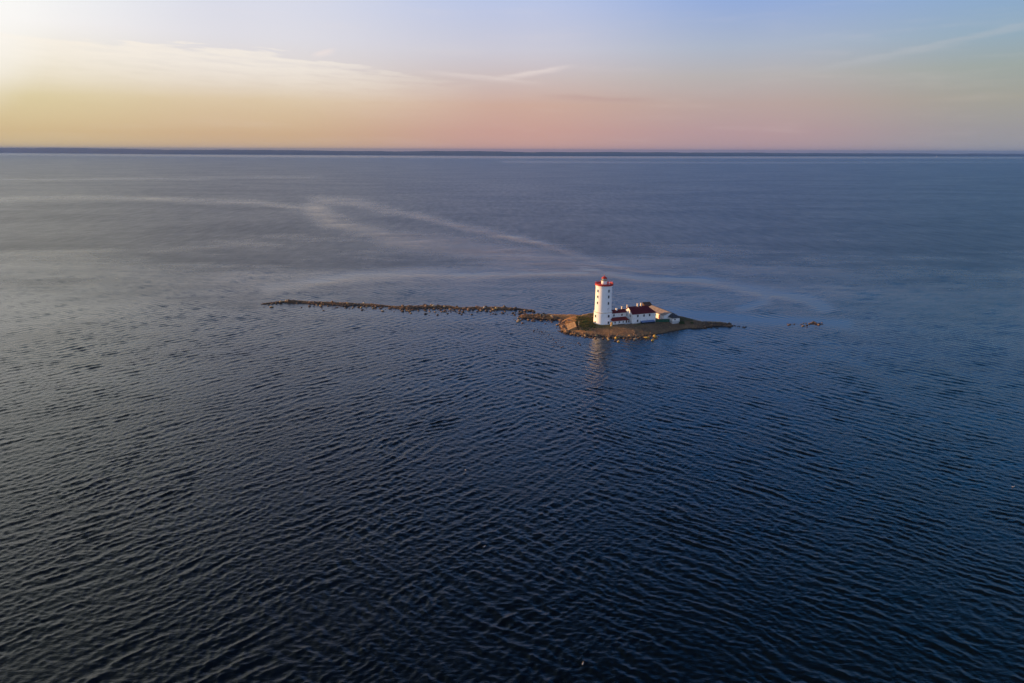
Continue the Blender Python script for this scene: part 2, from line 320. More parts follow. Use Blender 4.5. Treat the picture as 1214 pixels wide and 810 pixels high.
# ------------------------------------------------------------------ helpers
def props(o, label=None, cat=None, group=None, kind=None):
    if label: o['label'] = label
    if cat: o['category'] = cat
    if group: o['group'] = group
    if kind: o['kind'] = kind
    return o
def mesh_obj(name, verts, faces, m, parent=None, smooth=False, loc=None):
    me = bpy.data.meshes.new(name); me.from_pydata([tuple(v) for v in verts], [], faces); me.update()
    if smooth:
        for p in me.polygons: p.use_smooth = True
    if m: me.materials.append(m)
    o = bpy.data.objects.new(name, me); C.objects.link(o)
    if parent: o.parent = parent
    if loc: o.location = loc
    return o
class MB:
    def __init__(s): s.v = []; s.f = []
    def box(s, x0, x1, y0, y1, z0, z1):
        n = len(s.v)
        s.v += [(x0, y0, z0), (x1, y0, z0), (x1, y1, z0), (x0, y1, z0), (x0, y0, z1), (x1, y0, z1), (x1, y1, z1), (x0, y1, z1)]
        s.f += [(n, n+3, n+2, n+1), (n+4, n+5, n+6, n+7), (n, n+1, n+5, n+4), (n+1, n+2, n+6, n+5), (n+2, n+3, n+7, n+6), (n+3, n, n+4, n+7)]
        return s
    def poly(s, vs, fs):
        n = len(s.v); s.v += [tuple(v) for v in vs]; s.f += [tuple(i + n for i in f) for f in fs]; return s
    def slab(s, quad, th):
        """quad or triangle extruded down by th"""
        n = len(quad); lo = [(a, b, c - th) for a, b, c in quad]
        fs = [tuple(range(n)), tuple(range(2*n - 1, n - 1, -1))] + [(i, i + n, (i + 1) % n + n, (i + 1) % n) for i in range(n)]
        return s.poly(list(quad) + lo, fs)
    def lathe(s, prof, seg=48, cx=0, cy=0):
        n = len(s.v); k = len(prof)
        for r, z in prof:
            for i in range(seg):
                a = 2 * math.pi * i / seg; s.v.append((cx + r * math.cos(a), cy + r * math.sin(a), z))
        for j in range(k - 1):
            for i in range(seg):
                i2 = (i + 1) % seg
                s.f.append((n + j*seg + i, n + j*seg + i2, n + (j+1)*seg + i2, n + (j+1)*seg + i))
        s.f.append(tuple(n + i for i in reversed(range(seg)))); s.f.append(tuple(n + (k-1)*seg + i for i in range(seg)))
        return s
    def bar(s, a, b, r, seg=6):
        a = Vector(a); b = Vector(b); d = (b - a).normalized()
        u = d.orthogonal().normalized(); w = d.cross(u); n = len(s.v)
        for p in (a, b):
            for i in range(seg):
                t = 2 * math.pi * i / seg; s.v.append(tuple(p + (u * math.cos(t) + w * math.sin(t)) * r))
        for i in range(seg):
            i2 = (i + 1) % seg; s.f.append((n + i, n + i2, n + seg + i2, n + seg + i))
        s.f.append(tuple(n + i for i in reversed(range(seg)))); s.f.append(tuple(n + seg + i for i in range(seg)))
        return s
    def build(s, name, m, parent=None, smooth=False):
        o = mesh_obj(name, s.v, s.f, m, parent, False)
        if smooth:
            for p in o.data.polygons: p.use_smooth = True
            o.data.set_sharp_from_angle(angle=R(35))
        return o
def empty(name, loc, rz=0, **kw):
    o = bpy.data.objects.new(name, None); C.objects.link(o); o.location = loc; o.rotation_euler = (0, 0, rz); o.empty_display_size = 1
    return props(o, **kw)

# ------------------------------------------------------------------ sea surface
def geo(a, b, n): return list(a * (b / a) ** (np.arange(n) / (n - 1)))
xs = sorted(set([-x for x in geo(1250, 21000, 12)] + list(np.arange(-1240, 1241, 8.0)) + geo(1250, 21000, 12)))
ys = sorted(set([-x for x in geo(100, 21000, 8)] + [0.0] + list(np.arange(60, 420, 8.0)) + geo(420, 2600, 120) + geo(2650, 21000, 90)))
X, Y = np.meshgrid(np.array(xs), np.array(ys))
nx, ny = len(xs), len(ys)
def polydist(px, py, pts, asp=1.0):
    d = np.full(px.shape, 1e9)
    for (ax, ay), (bx, by) in zip(pts[:-1], pts[1:]):
        vx, vy = bx - ax, (by - ay) * asp
        t = np.clip(((px - ax) * vx + (py - ay) * asp * vy) / (vx*vx + vy*vy), 0, 1)
        d = np.minimum(d, np.hypot(px - ax - t*vx, (py - ay) * asp - t*vy))
    return d
SLICKS = [  # line on the water given by photo points, half width, strength, stretch
    ([(-200, 240), (0, 236), (100, 234), (200, 236), (300, 240), (350, 246), (378, 250)], 3.0, 0.42),
    ([(375, 247), (388, 261), (412, 269), (440, 274), (480, 286), (520, 290)], 8, 0.62),
    ([(470, 284), (540, 291), (620, 304), (700, 319)], 12, 0.62),
    ([(378, 238), (420, 240), (460, 250), (490, 252)], 6, 0.45),
    ([(320, 343), (380, 333), (420, 327), (500, 323), (560, 326), (640, 322), (705, 322)], 6, 0.85),
    ([(690, 318), (760, 330), (830, 333), (900, 345), (960, 356), (978, 366)], 5, 1.0),
    ([(880, 366), (905, 358), (912, 345)], 4, 0.9),
    ([(490, 255), (560, 272), (640, 288), (720, 315), (800, 325)], 4, 0.6),
    ([(-100, 213), (0, 213), (200, 212), (380, 209)], 2.0, 0.2),
    ([(-300, 182), (0, 182.5), (300, 185), (607, 186.5), (1214, 187), (1500, 187)], 1.3, 0.85, 6),
    ([(600, 192), (900, 193), (1214, 192)], 1.0, 0.35, 6),
    ([(735, 374), (790, 370), (850, 376), (900, 380), (1000, 384)], 6, 0.9),
    ([(640, 385), (690, 402), (760, 408)], 6, 0.35),
    ([(320, 366), (420, 370), (520, 374), (600, 380)], 7, 0.35),
    ([(480, 249), (610, 249), (860, 256)], 2.5, -0.3),
]
def slick_at(X, Y):
    cp, sp_ = math.cos(PITCH), math.sin(PITCH)
    dd = np.maximum(Y * cp + H * sp_, 5.0); uu = Y * sp_ - H * cp
    aa, bb = X / dd, uu / dd
    pxx = 607 + (aa * math.cos(ROLL) + bb * math.sin(ROLL)) * F; pyy = 405 - (-aa * math.sin(ROLL) + bb * math.cos(ROLL)) * F
    sl = np.zeros(X.shape)
    for it in SLICKS:
        pts, w, s_ = it[:3]; asp = it[3] if len(it) > 3 else 2.2
        dst = polydist(pxx, pyy, pts, asp); g = np.exp(-(dst / (w * asp)) ** 2)
        sl = np.maximum(sl, s_ * g) if s_ > 0 else sl + s_ * g
    sl[Y < 60] = 0
    return np.clip(sl, -0.4, 1)
FAN_Y0, FAN_Y1 = 78.0, 900.0
def fan_half(y): return 0.76 * (0.963 * y + 25.3) + 28          # half width of the modelled water at distance y
def sea_mesh(name, X, Y, Z, mod):
    ny, nx = X.shape
    verts = np.stack([X.ravel(), Y.ravel(), Z.ravel()], 1)
    idx = np.arange(nx * ny).reshape(ny, nx)
    faces = np.stack([idx[:-1, :-1].ravel(), idx[:-1, 1:].ravel(), idx[1:, 1:].ravel(), idx[1:, :-1].ravel()], 1)
    me = bpy.data.meshes.new(name)
    me.vertices.add(len(verts)); me.vertices.foreach_set('co', verts.ravel())
    me.loops.add(faces.size); me.loops.foreach_set('vertex_index', faces.ravel().astype(np.int32))
    me.polygons.add(len(faces)); me.polygons.foreach_set('loop_start', np.arange(0, faces.size, 4, dtype=np.int32))
    me.polygons.foreach_set('use_smooth', np.ones(len(faces), bool))
    me.update(calc_edges=True)
    at = me.attributes.new('slick', 'FLOAT', 'POINT'); at.data.foreach_set('value', slick_at(X, Y).ravel().astype(np.float32))
    at = me.attributes.new('modelled', 'FLOAT', 'POINT'); at.data.foreach_set('value', mod.ravel().astype(np.float32))
    me.materials.append(M['water'])
    o = bpy.data.objects.new(name, me); C.objects.link(o); props(o, kind='structure'); return o
def sm01(v, a, b):
    t = np.clip((v - a) / (b - a), 0, 1); return t * t * (3 - 2 * t)
# wide flat sea; it dips out of the way under the modelled waves
insd = (np.abs(X) < fan_half(Y) - 14) & (Y > FAN_Y0 + 9) & (Y < FAN_Y1 - 40)
sea_mesh('open_sea', X, Y, np.where(insd, -4.0, 0.0), np.zeros(X.shape))
# modelled waves: two crossing trains and cross chop
yr = [FAN_Y0]
while yr[-1] < FAN_Y1: yr.append(yr[-1] + max(0.34, yr[-1] * 0.0022))
yr = np.array(yr); ur = np.linspace(-1, 1, 1180)
FY = np.repeat(yr[:, None], len(ur), 1); FX = ur[None, :] * fan_half(FY)
nr = np.random.RandomState(5)
def lownoise(X, Y, scale, seed):
    q = np.random.RandomState(seed); o_ = np.zeros(X.shape)
    for _ in range(7):
        a = q.uniform(0, 2 * math.pi); k_ = 2 * math.pi / scale * q.uniform(0.5, 1.8)
        o_ += np.sin(k_ * (X * math.cos(a) + Y * math.sin(a)) + q.uniform(0, 6.28))
    return o_ / 7 ** 0.5 * 1.0
wx, wy = 1.1 * lownoise(FX, FY, 45, 1), 1.1 * lownoise(FX, FY, 45, 2)
PX_, PY_ = (FX + wx).astype(np.float32), (FY + wy).astype(np.float32)
side = np.arctan2(FX + 25 * lownoise(FX, FY, 160, 3), FY)
wA = 1.0 - 0.72 * sm01(side, -0.25, 0.32); wB = 0.25 + 0.75 * sm01(side, -0.32, 0.15)
gA = 1 + 0.34 * lownoise(FX, FY, 34, 4); gB = 1 + 0.34 * lownoise(FX, FY, 34, 6); gust = 1 + 0.10 * lownoise(FX, FY, 120, 7)
space = np.maximum(np.gradient(FX, axis=1), np.maximum(0.34, FY * 0.0022))
FZ = np.zeros(FX.shape, np.float32); DX = np.zeros(FX.shape, np.float32); DY = np.zeros(FX.shape, np.float32)
def add_train(ang, spread, l0, l1, n, slope, w):
    global FZ, DX, DY
    for i in range(n):
        lam = l0 * (l1 / l0) ** ((i + nr.uniform(0, 1)) / n); th = R(ang + nr.normal(0, spread) + 90)
        k_ = 2 * math.pi / lam; cx, cy = math.cos(th), math.sin(th)
        amp = slope * math.sqrt(2.0 / n) / k_
        ph = (k_ * (PX_ * cx + PY_ * cy) + nr.uniform(0, 6.28)).astype(np.float32)
        vis = sm01(lam / space, 2.2, 3.6).astype(np.float32) * w * amp
        c_, q_ = np.cos(ph), np.sin(ph)
        FZ += vis * c_; DX -= vis * cx * q_ * 0.85; DY -= vis * cy * q_ * 0.85
add_train(50, 19, 5.4, 1.1, 28, 0.112, (wA * gA).astype(np.float32))
add_train(-42, 19, 5.2, 1.1, 28, 0.108, (wB * gB).astype(np.float32))
add_train(4, 42, 2.4, 0.75, 30, 0.118, np.float32(1.0))
add_train(20, 60, 14, 7, 5, 0.006, np.float32(1.0))
calm_ = 1 - 0.85 * np.clip(slick_at(FX, FY), 0, 1)
# shoal water damps the waves round the rocks
reefline = [[P(*p) for p in q] for q in ([(312, 360), (345, 358.5), (400, 360.6), (468, 364.5), (530, 364.5), (612, 366.6), (640, 376), (700, 378)],
            [(667, 393), (704, 399), (756, 400), (800, 393), (868, 386)], [(935, 385), (978, 385)], [(868, 384), (830, 378), (780, 371)])]
dsh = np.full(FX.shape, 1e9)
for q in reefline: dsh = np.minimum(dsh, polydist(FX, FY, [(p.x, p.y) for p in q]))
calm_ = calm_ * (1 - 0.6 * np.exp(-(dsh / 13.0) ** 2))
edge = sm01(fan_half(FY) - np.abs(FX), 1, 22) * sm01(FY, FAN_Y0, FAN_Y0 + 12) * (1 - sm01(FY, 430, FAN_Y1 - 12))
modw = sm01(fan_half(FY) - np.abs(FX), 1, 14) * sm01(FY, FAN_Y0, FAN_Y0 + 8) * (1 - sm01(FY, 360, 760))
fac = (calm_ * gust * edge).astype(np.float32)
sea = sea_mesh('sea', FX + DX * fac, FY + DY * fac, FZ * fac + 0.004, modw)

# ------------------------------------------------------------------ far wooded shore
def far_mat():
    return mat('distant_forest', (0.045, 0.052, 0.050), (0.065, 0.070, 0.060), 0.004, 0.95)
M['forest'] = far_mat()
pts = []
for px in np.linspace(-420, 1640, 330):
    wy = np.interp(px, [-420, 0, 200, 600, 1214, 1640], [180.2, 181.3, 183.0, 185.0, 185.7, 187.0])
    ty = np.interp(px, [-420, 0, 100, 200, 300, 400, 470, 540, 600, 800, 1000, 1214, 1640], [174.2, 175.3, 175.8, 177.4, 177.6, 178.6, 179.3, 179.2, 179.9, 180.8, 181.7, 182.3, 184])
    ty += 0.6 * mnoise.noise(Vector((px * 0.02, 3.1, 0))) + 0.3 * mnoise.noise(Vector((px * 0.11, 7.7, 0)))
    b = P(px, wy); dirv = Vector((b.x, b.y, 0)).normalized()
    crest = b + dirv * 1400
    z = zat_far = None
    # height so that the crest reads at ty
    r = ray(px, ty); tt = (Vector((crest.x, crest.y)).length) / math.hypot(r[0], r[1]); z = H + r[2] * tt
    pts.append((b, dirv, min(max(z, 12), 118)))
V = []; Fc = []
prof = [(-30, -2), (0, 1.5), (60, 14), (500, None), (1000, None), (1400, None), (2600, -5)]
for i, (b, dv, z) in enumerate(pts):
    for j, (off, hh) in enumerate(prof):
        if hh is None:
            hh = z * {500: 0.62, 1000: 0.86, 1400: 1.0}[off] + 5 * mnoise.noise(Vector((i * 0.37, j * 2.3, 0)))
        p = b + dv * off; V.append((p.x, p.y, hh))
k = len(prof)
for i in range(len(pts) - 1):
    for j in range(k - 1):
        Fc.append((i*k + j, (i+1)*k + j, (i+1)*k + j + 1, i*k + j + 1))
hills = mesh_obj('hills', V, Fc, M['forest'], smooth=True); props(hills, kind='structure')
# pale tower blocks that catch the light on the far shore
def far_block(px, py, w, h, label):
    b = P(px, py); g = empty('apartment_block', (b.x, b.y, 2.0), 0.4, label=label, cat='building', group='pale buildings on the far shore')
    MB().box(-w/2, w/2, -12, 12, 0, h).build('wall', M['white'], g)
    MB().box(-w/2 - 1, w/2 + 1, -13, 13, h, h + 1.5).build('roof', M['slate'], g)
    for f in range(3):
        z = h * (0.2 + 0.26 * f); MB().box(-w*0.42, w*0.42, -12.4, -12.0, z, z + h*0.1).build('window', M['glass'], g)
far_block(502.5, 184.2, 34, 24, 'left and dimmer of the two pale buildings close together on the far shore')
far_block(513.5, 184.3, 36, 28, 'right and brighter of the two pale buildings close together on the far shore')
far_block(686.5, 184.8, 34, 34, 'lone pale building on the far shore straight above the lighthouse, to its left')
b = P(1110, 186.2)
fr = empty('ship', (b.x, b.y, 0), R(60), label='tiny white ship under the far shore near the right edge', cat='ship')
MB().poly([(-26,-5,0.2),(24,-5,0.2),(34,0,0.2),(24,5,0.2),(-26,5,0.2),(-28,-6,7),(26,-6,7),(38,0,8),(26,6,7),(-28,6,7)],
          [(0,1,6,5),(1,2,7,6),(2,3,8,7),(3,4,9,8),(4,0,5,9),(5,6,7,8,9),(4,3,2,1,0)]).build('hull', M['white'], fr)
MB().box(-22, 14, -5, 5, 7, 16).box(-16, 8, -4.5, 4.5, 16, 21).build('superstructure', M['white'], fr)
MB().box(-10, -4, -2, 2, 21, 27).build('funnel', M['white2'], fr)

# ------------------------------------------------------------------ island ground
Z0 = 2.6
shore_px = [(668, 379), (664, 386), (667, 393), (679, 396.5), (704, 399.5), (741, 400.5), (756, 400), (777, 396.5), (795, 393.5), (812, 390.5), (826, 389.0), (836, 386.8), (838, 384.2), (828, 380.5), (812, 377), (780, 371.5), (740, 370), (705, 371.5), (685, 375)]
shore = [P(*p) for p in shore_px]
berms = [  # polyline px (at z=0), half width m, height m
 ([(312, 360.6), (330, 358.8), (345, 358.2), (375, 359.2), (400, 360.6), (440, 362), (468, 364)], [1.2, 2.6, 3.2, 3.4, 3.8, 3.4, 1.6], 0.9),
 ([(462, 364.6), (480, 365), (505, 364.2), (530, 364.2), (545, 366)], [1.6, 4.0, 4.2, 3.6, 2.0], 0.9),
 ([(540, 366), (565, 365.4), (590, 366), (612, 366.6), (630, 368.5)], [1.6, 3.2, 3.4, 3.2, 1.5], 0.8),
 ([(622, 375.8), (650, 376.4), (680, 377.4), (705, 379.5)], [3.6, 4.6, 5.5, 8], 1.7),
 ([(820, 386.5), (838, 385.2), (854, 384.9), (863, 386.0)], [6.5, 5, 4.2, 3.2], 1.35),
]
gx = np.arange(-172, 134, 0.9); gy = np.arange(336, 446, 0.9)
GX, GY = np.meshgrid(gx, gy)
def inside(px, py, poly):
    c = np.zeros(px.shape, bool)
    n = len(poly)
    for i in range(n):
        ax, ay = poly[i][0], poly[i][1]; bx, by = poly[(i+1) % n][0], poly[(i+1) % n][1]
        if ay == by: continue
        cond = ((ay > py) != (by > py)) & (px < (bx - ax) * (py - ay) / (by - ay) + ax)
        c ^= cond
    return c
sh2 = [(p.x, p.y) for p in shore]
ds = polydist(GX, GY, sh2 + [sh2[0]])
ins = inside(GX, GY, sh2)
sd_ = np.where(ins, ds, -ds)
nzv = np.array([[mnoise.noise(Vector((x * 0.12, y * 0.12, 1))) * 0.6 + mnoise.noise(Vector((x * 0.45, y * 0.45, 4))) * 0.3 for x in gx] for y in gy])
sdn = sd_ + nzv * 1.4
def ss(v, a, b):
    t = np.clip((v - a) / (b - a), 0, 1); return t * t * (3 - 2 * t)
slope_w = np.where(GY < 372, 15.0, 8.0)
hgt = np.where(sdn > 0, 0.25 + (Z0 - 0.25) * np.clip(sdn / slope_w, 0, 1) ** 0.9, sdn * 0.25)
hgt = np.where(sdn > slope_w, Z0, hgt)
for pp, wd, hh in berms:
    w = [P(*p) for p in pp]; dbest = np.full(GX.shape, -1e9)
    for i in range(len(w) - 1):
        vx, vy = w[i+1].x - w[i].x, w[i+1].y - w[i].y
        t = np.clip(((GX - w[i].x) * vx + (GY - w[i].y) * vy) / (vx*vx + vy*vy), 0, 1)
        dist = np.hypot(GX - w[i].x - t*vx, GY - w[i].y - t*vy); hw = wd[i] * (1-t) + wd[i+1] * t
        dbest = np.maximum(dbest, hw - dist)
    dbest += nzv * 2.2
    hb = np.where(dbest > 0, hh * np.clip(dbest / 3.0, 0, 1) ** 0.8, dbest * 0.3)
    hgt = np.maximum(hgt, hb)
hgt = hgt + np.where(hgt > 0.1, nzv * 0.22, 0)
hgt = np.maximum(hgt, -0.8)
def hz(x, y):
    i = int(np.clip(round((y - gy[0]) / 0.9), 0, len(gy) - 1)); j = int(np.clip(round((x - gx[0]) / 0.9), 0, len(gx) - 1))
    return float(hgt[i, j])
keep = (np.maximum.reduce([hgt[:-1, :-1], hgt[1:, :-1], hgt[:-1, 1:], hgt[1:, 1:]]) > -0.35)
gi = np.arange(GX.size).reshape(GX.shape)
fs = np.stack([gi[:-1, :-1][keep], gi[:-1, 1:][keep], gi[1:, 1:][keep], gi[1:, :-1][keep]], 1)
used = np.unique(fs); remap = np.full(GX.size, -1); remap[used] = np.arange(len(used))
vv = np.stack([GX.ravel(), GY.ravel(), hgt.ravel()], 1)[used]
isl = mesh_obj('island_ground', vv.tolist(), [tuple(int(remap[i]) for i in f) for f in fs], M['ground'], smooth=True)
props(isl, kind='structure')

# ------------------------------------------------------------------ lighthouse
tb = P(714.3, 385.3, Z0); R0 = 5.15; tc_ = Vector((tb.x * (1 + R0 / tb.y), tb.y + R0, Z0 - 0.3))
def zt(py, r): return zat(py, (tc_.x, tc_.y - r * 0.97))
LH = empty('lighthouse', tc_, 0, label='white round lighthouse tower with red gallery and red lantern cap', cat='lighthouse')
zb = tc_.z
z_ring = zt(371.6, 5.05) - zb; z_cor = zt(342.0, 4.6) - zb; z_deck = zt(339.6, 4.7) - zb; z_top = zt(336.6, 4.9) - zb
MB().lathe([(5.15, -0.8), (5.15, 0.4), (5.02, 0.7), (4.95, z_ring - 0.15)], 64).build('base_drum', M['white'], LH, True)
MB().lathe([(5.05, z_ring - 0.15), (5.1, z_ring), (4.9, z_ring + 0.12), (4.62, z_ring + 0.3)], 64).build('stone_ring', M['brick'], LH, True)
MB().lathe([(4.60, z_ring + 0.12), (4.42, z_cor)], 64).build('shaft', M['white'], LH, True)
MB().lathe([(4.43, z_cor), (4.58, z_cor + 0.15), (4.58, z_cor + 0.7), (4.75, z_deck - 0.25), (4.75, z_deck)], 64).build('cornice', M['white'], LH, True)
gd = MB().lathe([(4.98, z_deck), (5.05, z_deck + 0.3), (4.95, z_deck + 0.36), (0.5, z_deck + 0.42)], 64).build('gallery_deck', M['red'], LH, True)
# railing: posts, rails and low red panels
for k in range(32):
    a = 2 * math.pi * k / 32; x, y = 4.85 * math.cos(a), 4.85 * math.sin(a)
    MB().bar((x, y, z_deck + 0.35), (x, y, z_deck + 1.45), 0.045).build('railing_post', M['red'], LH)
for hh, rr in ((1.42, 0.05), (0.9, 0.035)):
    rl = MB()
    for k in range(48):
        a, b2 = 2 * math.pi * k / 48, 2 * math.pi * (k + 1) / 48
        rl.bar((4.85 * math.cos(a), 4.85 * math.sin(a), z_deck + hh), (4.85 * math.cos(b2), 4.85 * math.sin(b2), z_deck + hh), rr, 5)
    rl.build('handrail', M['red'], LH)
pn = MB()
for k in range(64):
    a, b2 = 2 * math.pi * k / 64, 2 * math.pi * (k + 1) / 64
    pn.poly([(r_ * math.cos(t_), r_ * math.sin(t_), z_deck + z_) for r_ in (4.80, 4.84) for t_ in (a, b2) for z_ in (0.36, 0.80)], [(0, 2, 3, 1), (4, 5, 7, 6), (1, 3, 7, 5)])
pn.build('kick_panel', M['red'], LH)
zl0 = z_deck + 0.42; zl1 = zat(333.0, (tc_.x, tc_.y - 1.4)) - zb; zg1 = zat(330.6, (tc_.x, tc_.y - 1.4)) - zb; ztip = zat(326.4, (tc_.x, tc_.y)) - zb
MB().lathe([(1.55, zl0), (1.5, zl1)], 32).build('lantern_base', M['white'], LH, True)
MB().lathe([(1.85, zl1 - 0.12), (1.85, zl1 + 0.06)], 32).build('lantern_walkway', M['brass'], LH, True)
MB().lathe([(1.28, zl1 + 0.06), (1.28, zg1)], 24).build('lantern_glazing', M['lglass'], LH, True)
for k in range(10):
    a = 2 * math.pi * k / 10; MB().bar((1.3 * math.cos(a), 1.3 * math.sin(a), zl1 + 0.06), (1.3 * math.cos(a), 1.3 * math.sin(a), zg1), 0.06).build('mullion', M['brick'], LH)
for k in range(8):
    a = 2 * math.pi * k / 8 + 0.2; x, y = 1.78 * math.cos(a), 1.78 * math.sin(a)
    MB().bar((x, y, zl1), (x, y, zl1 + 0.95), 0.03).build('walkway_post', M['brass'], LH)
MB().lathe([(1.55, zg1 - 0.05), (1.55, zg1 + 0.12), (0.95, zg1 + 0.85), (0.35, ztip - 0.75), (0.28, ztip - 0.55)], 24).build('lantern_roof', M['red'], LH, True)
MB().lathe([(0.12, ztip - 0.6), (0.26, ztip - 0.42), (0.26, ztip - 0.25), (0.05, ztip)], 12).build('finial', M['red'], LH, True)
MB().bar((0, 0, ztip - 0.05), (0, 0, ztip + 0.9), 0.03).build('lightning_rod', M['brass'], LH)
MB().bar((2.6, -1.2, zl0), (2.6, -1.2, zl0 + 1.5), 0.22, 10).build('aerial_housing', M['white'], LH)
def round_window(ang, z, w, h, r, parent, mt='glass'):
    """ang measured from the side that faces the camera, positive to the right"""
    a = R(ang) - R(90); cx, cy = math.cos(a), math.sin(a)
    wn = empty_child = bpy.data.objects.new('window', None)
    m = MB().box(-0.25, 0.06, -w/2, w/2, -h/2, h/2)
    o = m.build('window', M[mt], parent); o.location = (cx * r, cy * r, z); o.rotation_euler = (0, 0, a)
    MB().box(-0.25, 0.10, -w/2 - 0.1, -w/2, -h/2, h/2).box(-0.25, 0.10, w/2, w/2 + 0.1, -h/2, h/2).box(-0.25, 0.10, -w/2 - 0.1, w/2 + 0.1, h/2, h/2 + 0.1).build('frame', M['frame'], o)
    MB().box(-0.25, 0.18, -w/2 - 0.15, w/2 + 0.15, -h/2 - 0.12, -h/2).build('sill', M['white'], o)
    bpy.data.objects.remove(wn)
for yy in (345.3, 352.2, 359.8, 367.4): round_window(29, zt(yy, 3.9) - zb, 0.75, 1.5, 4.5, LH)
for yy in (345.0, 352.0, 359.2): round_window(-54, zt(yy, 2.6) - zb, 0.7, 1.3, 4.5, LH)
for yy in (375.0, 382.6):
    round_window(31, zt(yy, 4.3) - zb, 0.95, 1.35, 4.98, LH); round_window(-62, zt(yy, 2.6) - zb, 0.85, 1.4, 4.98, LH)

# ------------------------------------------------------------------ buildings
fl = P(749.4, 384.1, Z0); frr = P(776.8, 381.6, Z0)
ANG = math.atan2(frr.y - fl.y, frr.x - fl.x)
U = Vector((math.cos(ANG), math.sin(ANG), 0)); Vv = Vector((-math.sin(ANG), math.cos(ANG), 0))
LM = (frr - fl).length
def window(parent, face, a, z, w, h, L, Wd, frame=True, name='window', mt='glass'):
    """a rectangular opening on a wall: front (y=0), left (x=0), right (x=L)"""
    o = MB().box(-w/2, w/2, -0.04, 0.2, -h/2, h/2).build(name, M[mt], parent)
    if face == 'front': o.location = (a, 0, z)
    elif face == 'left': o.location = (0, a, z); o.rotation_euler = (0, 0, R(-90))
    elif face == 'right': o.location = (L, a, z); o.rotation_euler = (0, 0, R(90))
    if frame:
        MB().box(-w/2 - 0.09, -w/2, -0.07, 0.2, -h/2, h/2).box(w/2, w/2 + 0.09, -0.07, 0.2, -h/2, h/2).box(-w/2 - 0.09, w/2 + 0.09, -0.07, 0.2, h/2, h/2 + 0.09).build('frame', M['frame'], o)
        MB().box(-w/2 - 0.15, w/2 + 0.15, -0.14, 0.2, -h/2 - 0.1, -h/2).build('sill', M['white2'], o)
    return o
def chimney(roof, x, y, z, h, w=0.8, m='brick'):
    c = MB().box(x - w/2, x + w/2, y - w/2, y + w/2, z - 1.4, z + h).box(x - w/2 - 0.1, x + w/2 + 0.1, y - w/2 - 0.1, y + w/2 + 0.1, z + h, z + h + 0.15).build('chimney', M[m], roof)
    MB().box(x - w/4, x + w/4, y - w/4, y + w/4, z + h + 0.15, z + h + 0.4).build('chimney_pot', M['barn'], roof) if False else None
    return c
def house(name, origin, rz, L, Wd, Hh, rise, label, cat, roofm, wallm='white2', hipR=0.0, hipL=0.0, oh=0.35, plinth=True):
    g = empty(name, origin, rz, label=label, cat=cat)
    w = MB()
    yl = Wd / 2
    vs = [(0,0,-1),(L,0,-1),(L,Wd,-1),(0,Wd,-1),(0,0,Hh),(L,0,Hh),(L,Wd,Hh),(0,Wd,Hh)]
    fs = [(0,1,5,4),(1,2,6,5),(2,3,7,6),(3,0,4,7)]
    if hipL == 0: vs.append((0, yl, Hh + rise)); fs.append((4, 8, 7)) ; 
    if hipR == 0: vs.append((L, yl, Hh + rise)); fs.append((5, 6, len(vs) - 1))
    w.poly(vs, fs); w.build('wall', M[wallm], g)
    if plinth: MB().box(-0.06, L + 0.06, -0.06, Wd + 0.06, -1.1, 0.35).build('plinth', M['frame'], g)
    t = rise / yl; d = oh * t
    x0, x1 = -oh, L + oh
    zr = Hh + rise + 0.10; ze = Hh - d + 0.10
    rf = MB()
    a = (x0 + (hipL + oh if hipL else 0), yl, zr); b = (x1 - (hipR + oh if hipR else 0), yl, zr)
    rf.slab([(x0, -oh, ze), (x1, -oh, ze), b, a], 0.14)
    rf.slab([(x1, Wd + oh, ze), (x0, Wd + oh, ze), a, b], 0.14)
    if hipR: rf.slab([(x1, -oh, ze), (x1, Wd + oh, ze), b], 0.14)
    if hipL: rf.slab([(x0, Wd + oh, ze), (x0, -oh, ze), a], 0.14)
    roof = rf.build('roof', M[roofm], g)
    # standing seams and ridge roll
    sm = MB(); n = max(3, int((L + 2*oh) / 0.9))
    for k in range(n + 1):
        x = x0 + (x1 - x0) * k / n
        f = 1.0
        if hipR and x > b[0]: f = (x1 - x) / (x1 - b[0])
        if hipL and x < a[0]: f = min(f, (x - x0) / (a[0] - x0))
        if f < 0.05: continue
        for s, ys_ in ((1, -oh), (-1, Wd + oh)):
            y2 = ys_ + (yl - ys_) * f; z2 = ze + (zr - ze) * f
            sm.bar((x, ys_, ze + 0.02), (x, y2, z2 + 0.02), 0.035, 4)
    sm.bar((a[0], yl, zr + 0.03), (b[0], yl, zr + 0.03), 0.09, 6)
    sm.build('roof_seams', M[roofm], roof)
    return g, roof
# keepers' house
HM = zat(372.5, (fl.x, fl.y)) - Z0
MH, mroof = house('keepers_house', fl, ANG, LM, 9.2, HM, 2.9, 'two-storey white house with dark maroon hipped roof and sunlit left gable', 'house', 'maroon', hipR=3.2)
for a, z in ((3.3, HM - 1.35), (7.2, HM - 1.35), (10.7, HM - 1.35)): window(MH, 'front', a, z, 0.85, 1.25, LM, 9.2)
window(MH, 'front', 3.3, 1.45, 0.85, 1.25, LM, 9.2)
for a in (2.4, 6.2): window(MH, 'left', a, HM - 1.6, 0.8, 1.3, LM, 9.2)
window(MH, 'right', 4.6, HM - 1.6, 0.8, 1.3, LM, 9.2)
MB().box(0.0, LM, -0.08, 0.0, HM - 0.28, HM - 0.1).build('cornice', M['white'], MH)
chimney(mroof, 5.6, 4.6, HM + 2.9, 1.5); chimney(mroof, 7.9, 4.8, HM + 2.9, 1.6)
chimney(mroof, 0.6, 7.2, HM + 1.6, 1.9, 0.6)
MB().bar((LM + 0.08, -0.08, 0), (LM + 0.08, -0.08, HM), 0.06).build('drainpipe', M['frame'], MH)
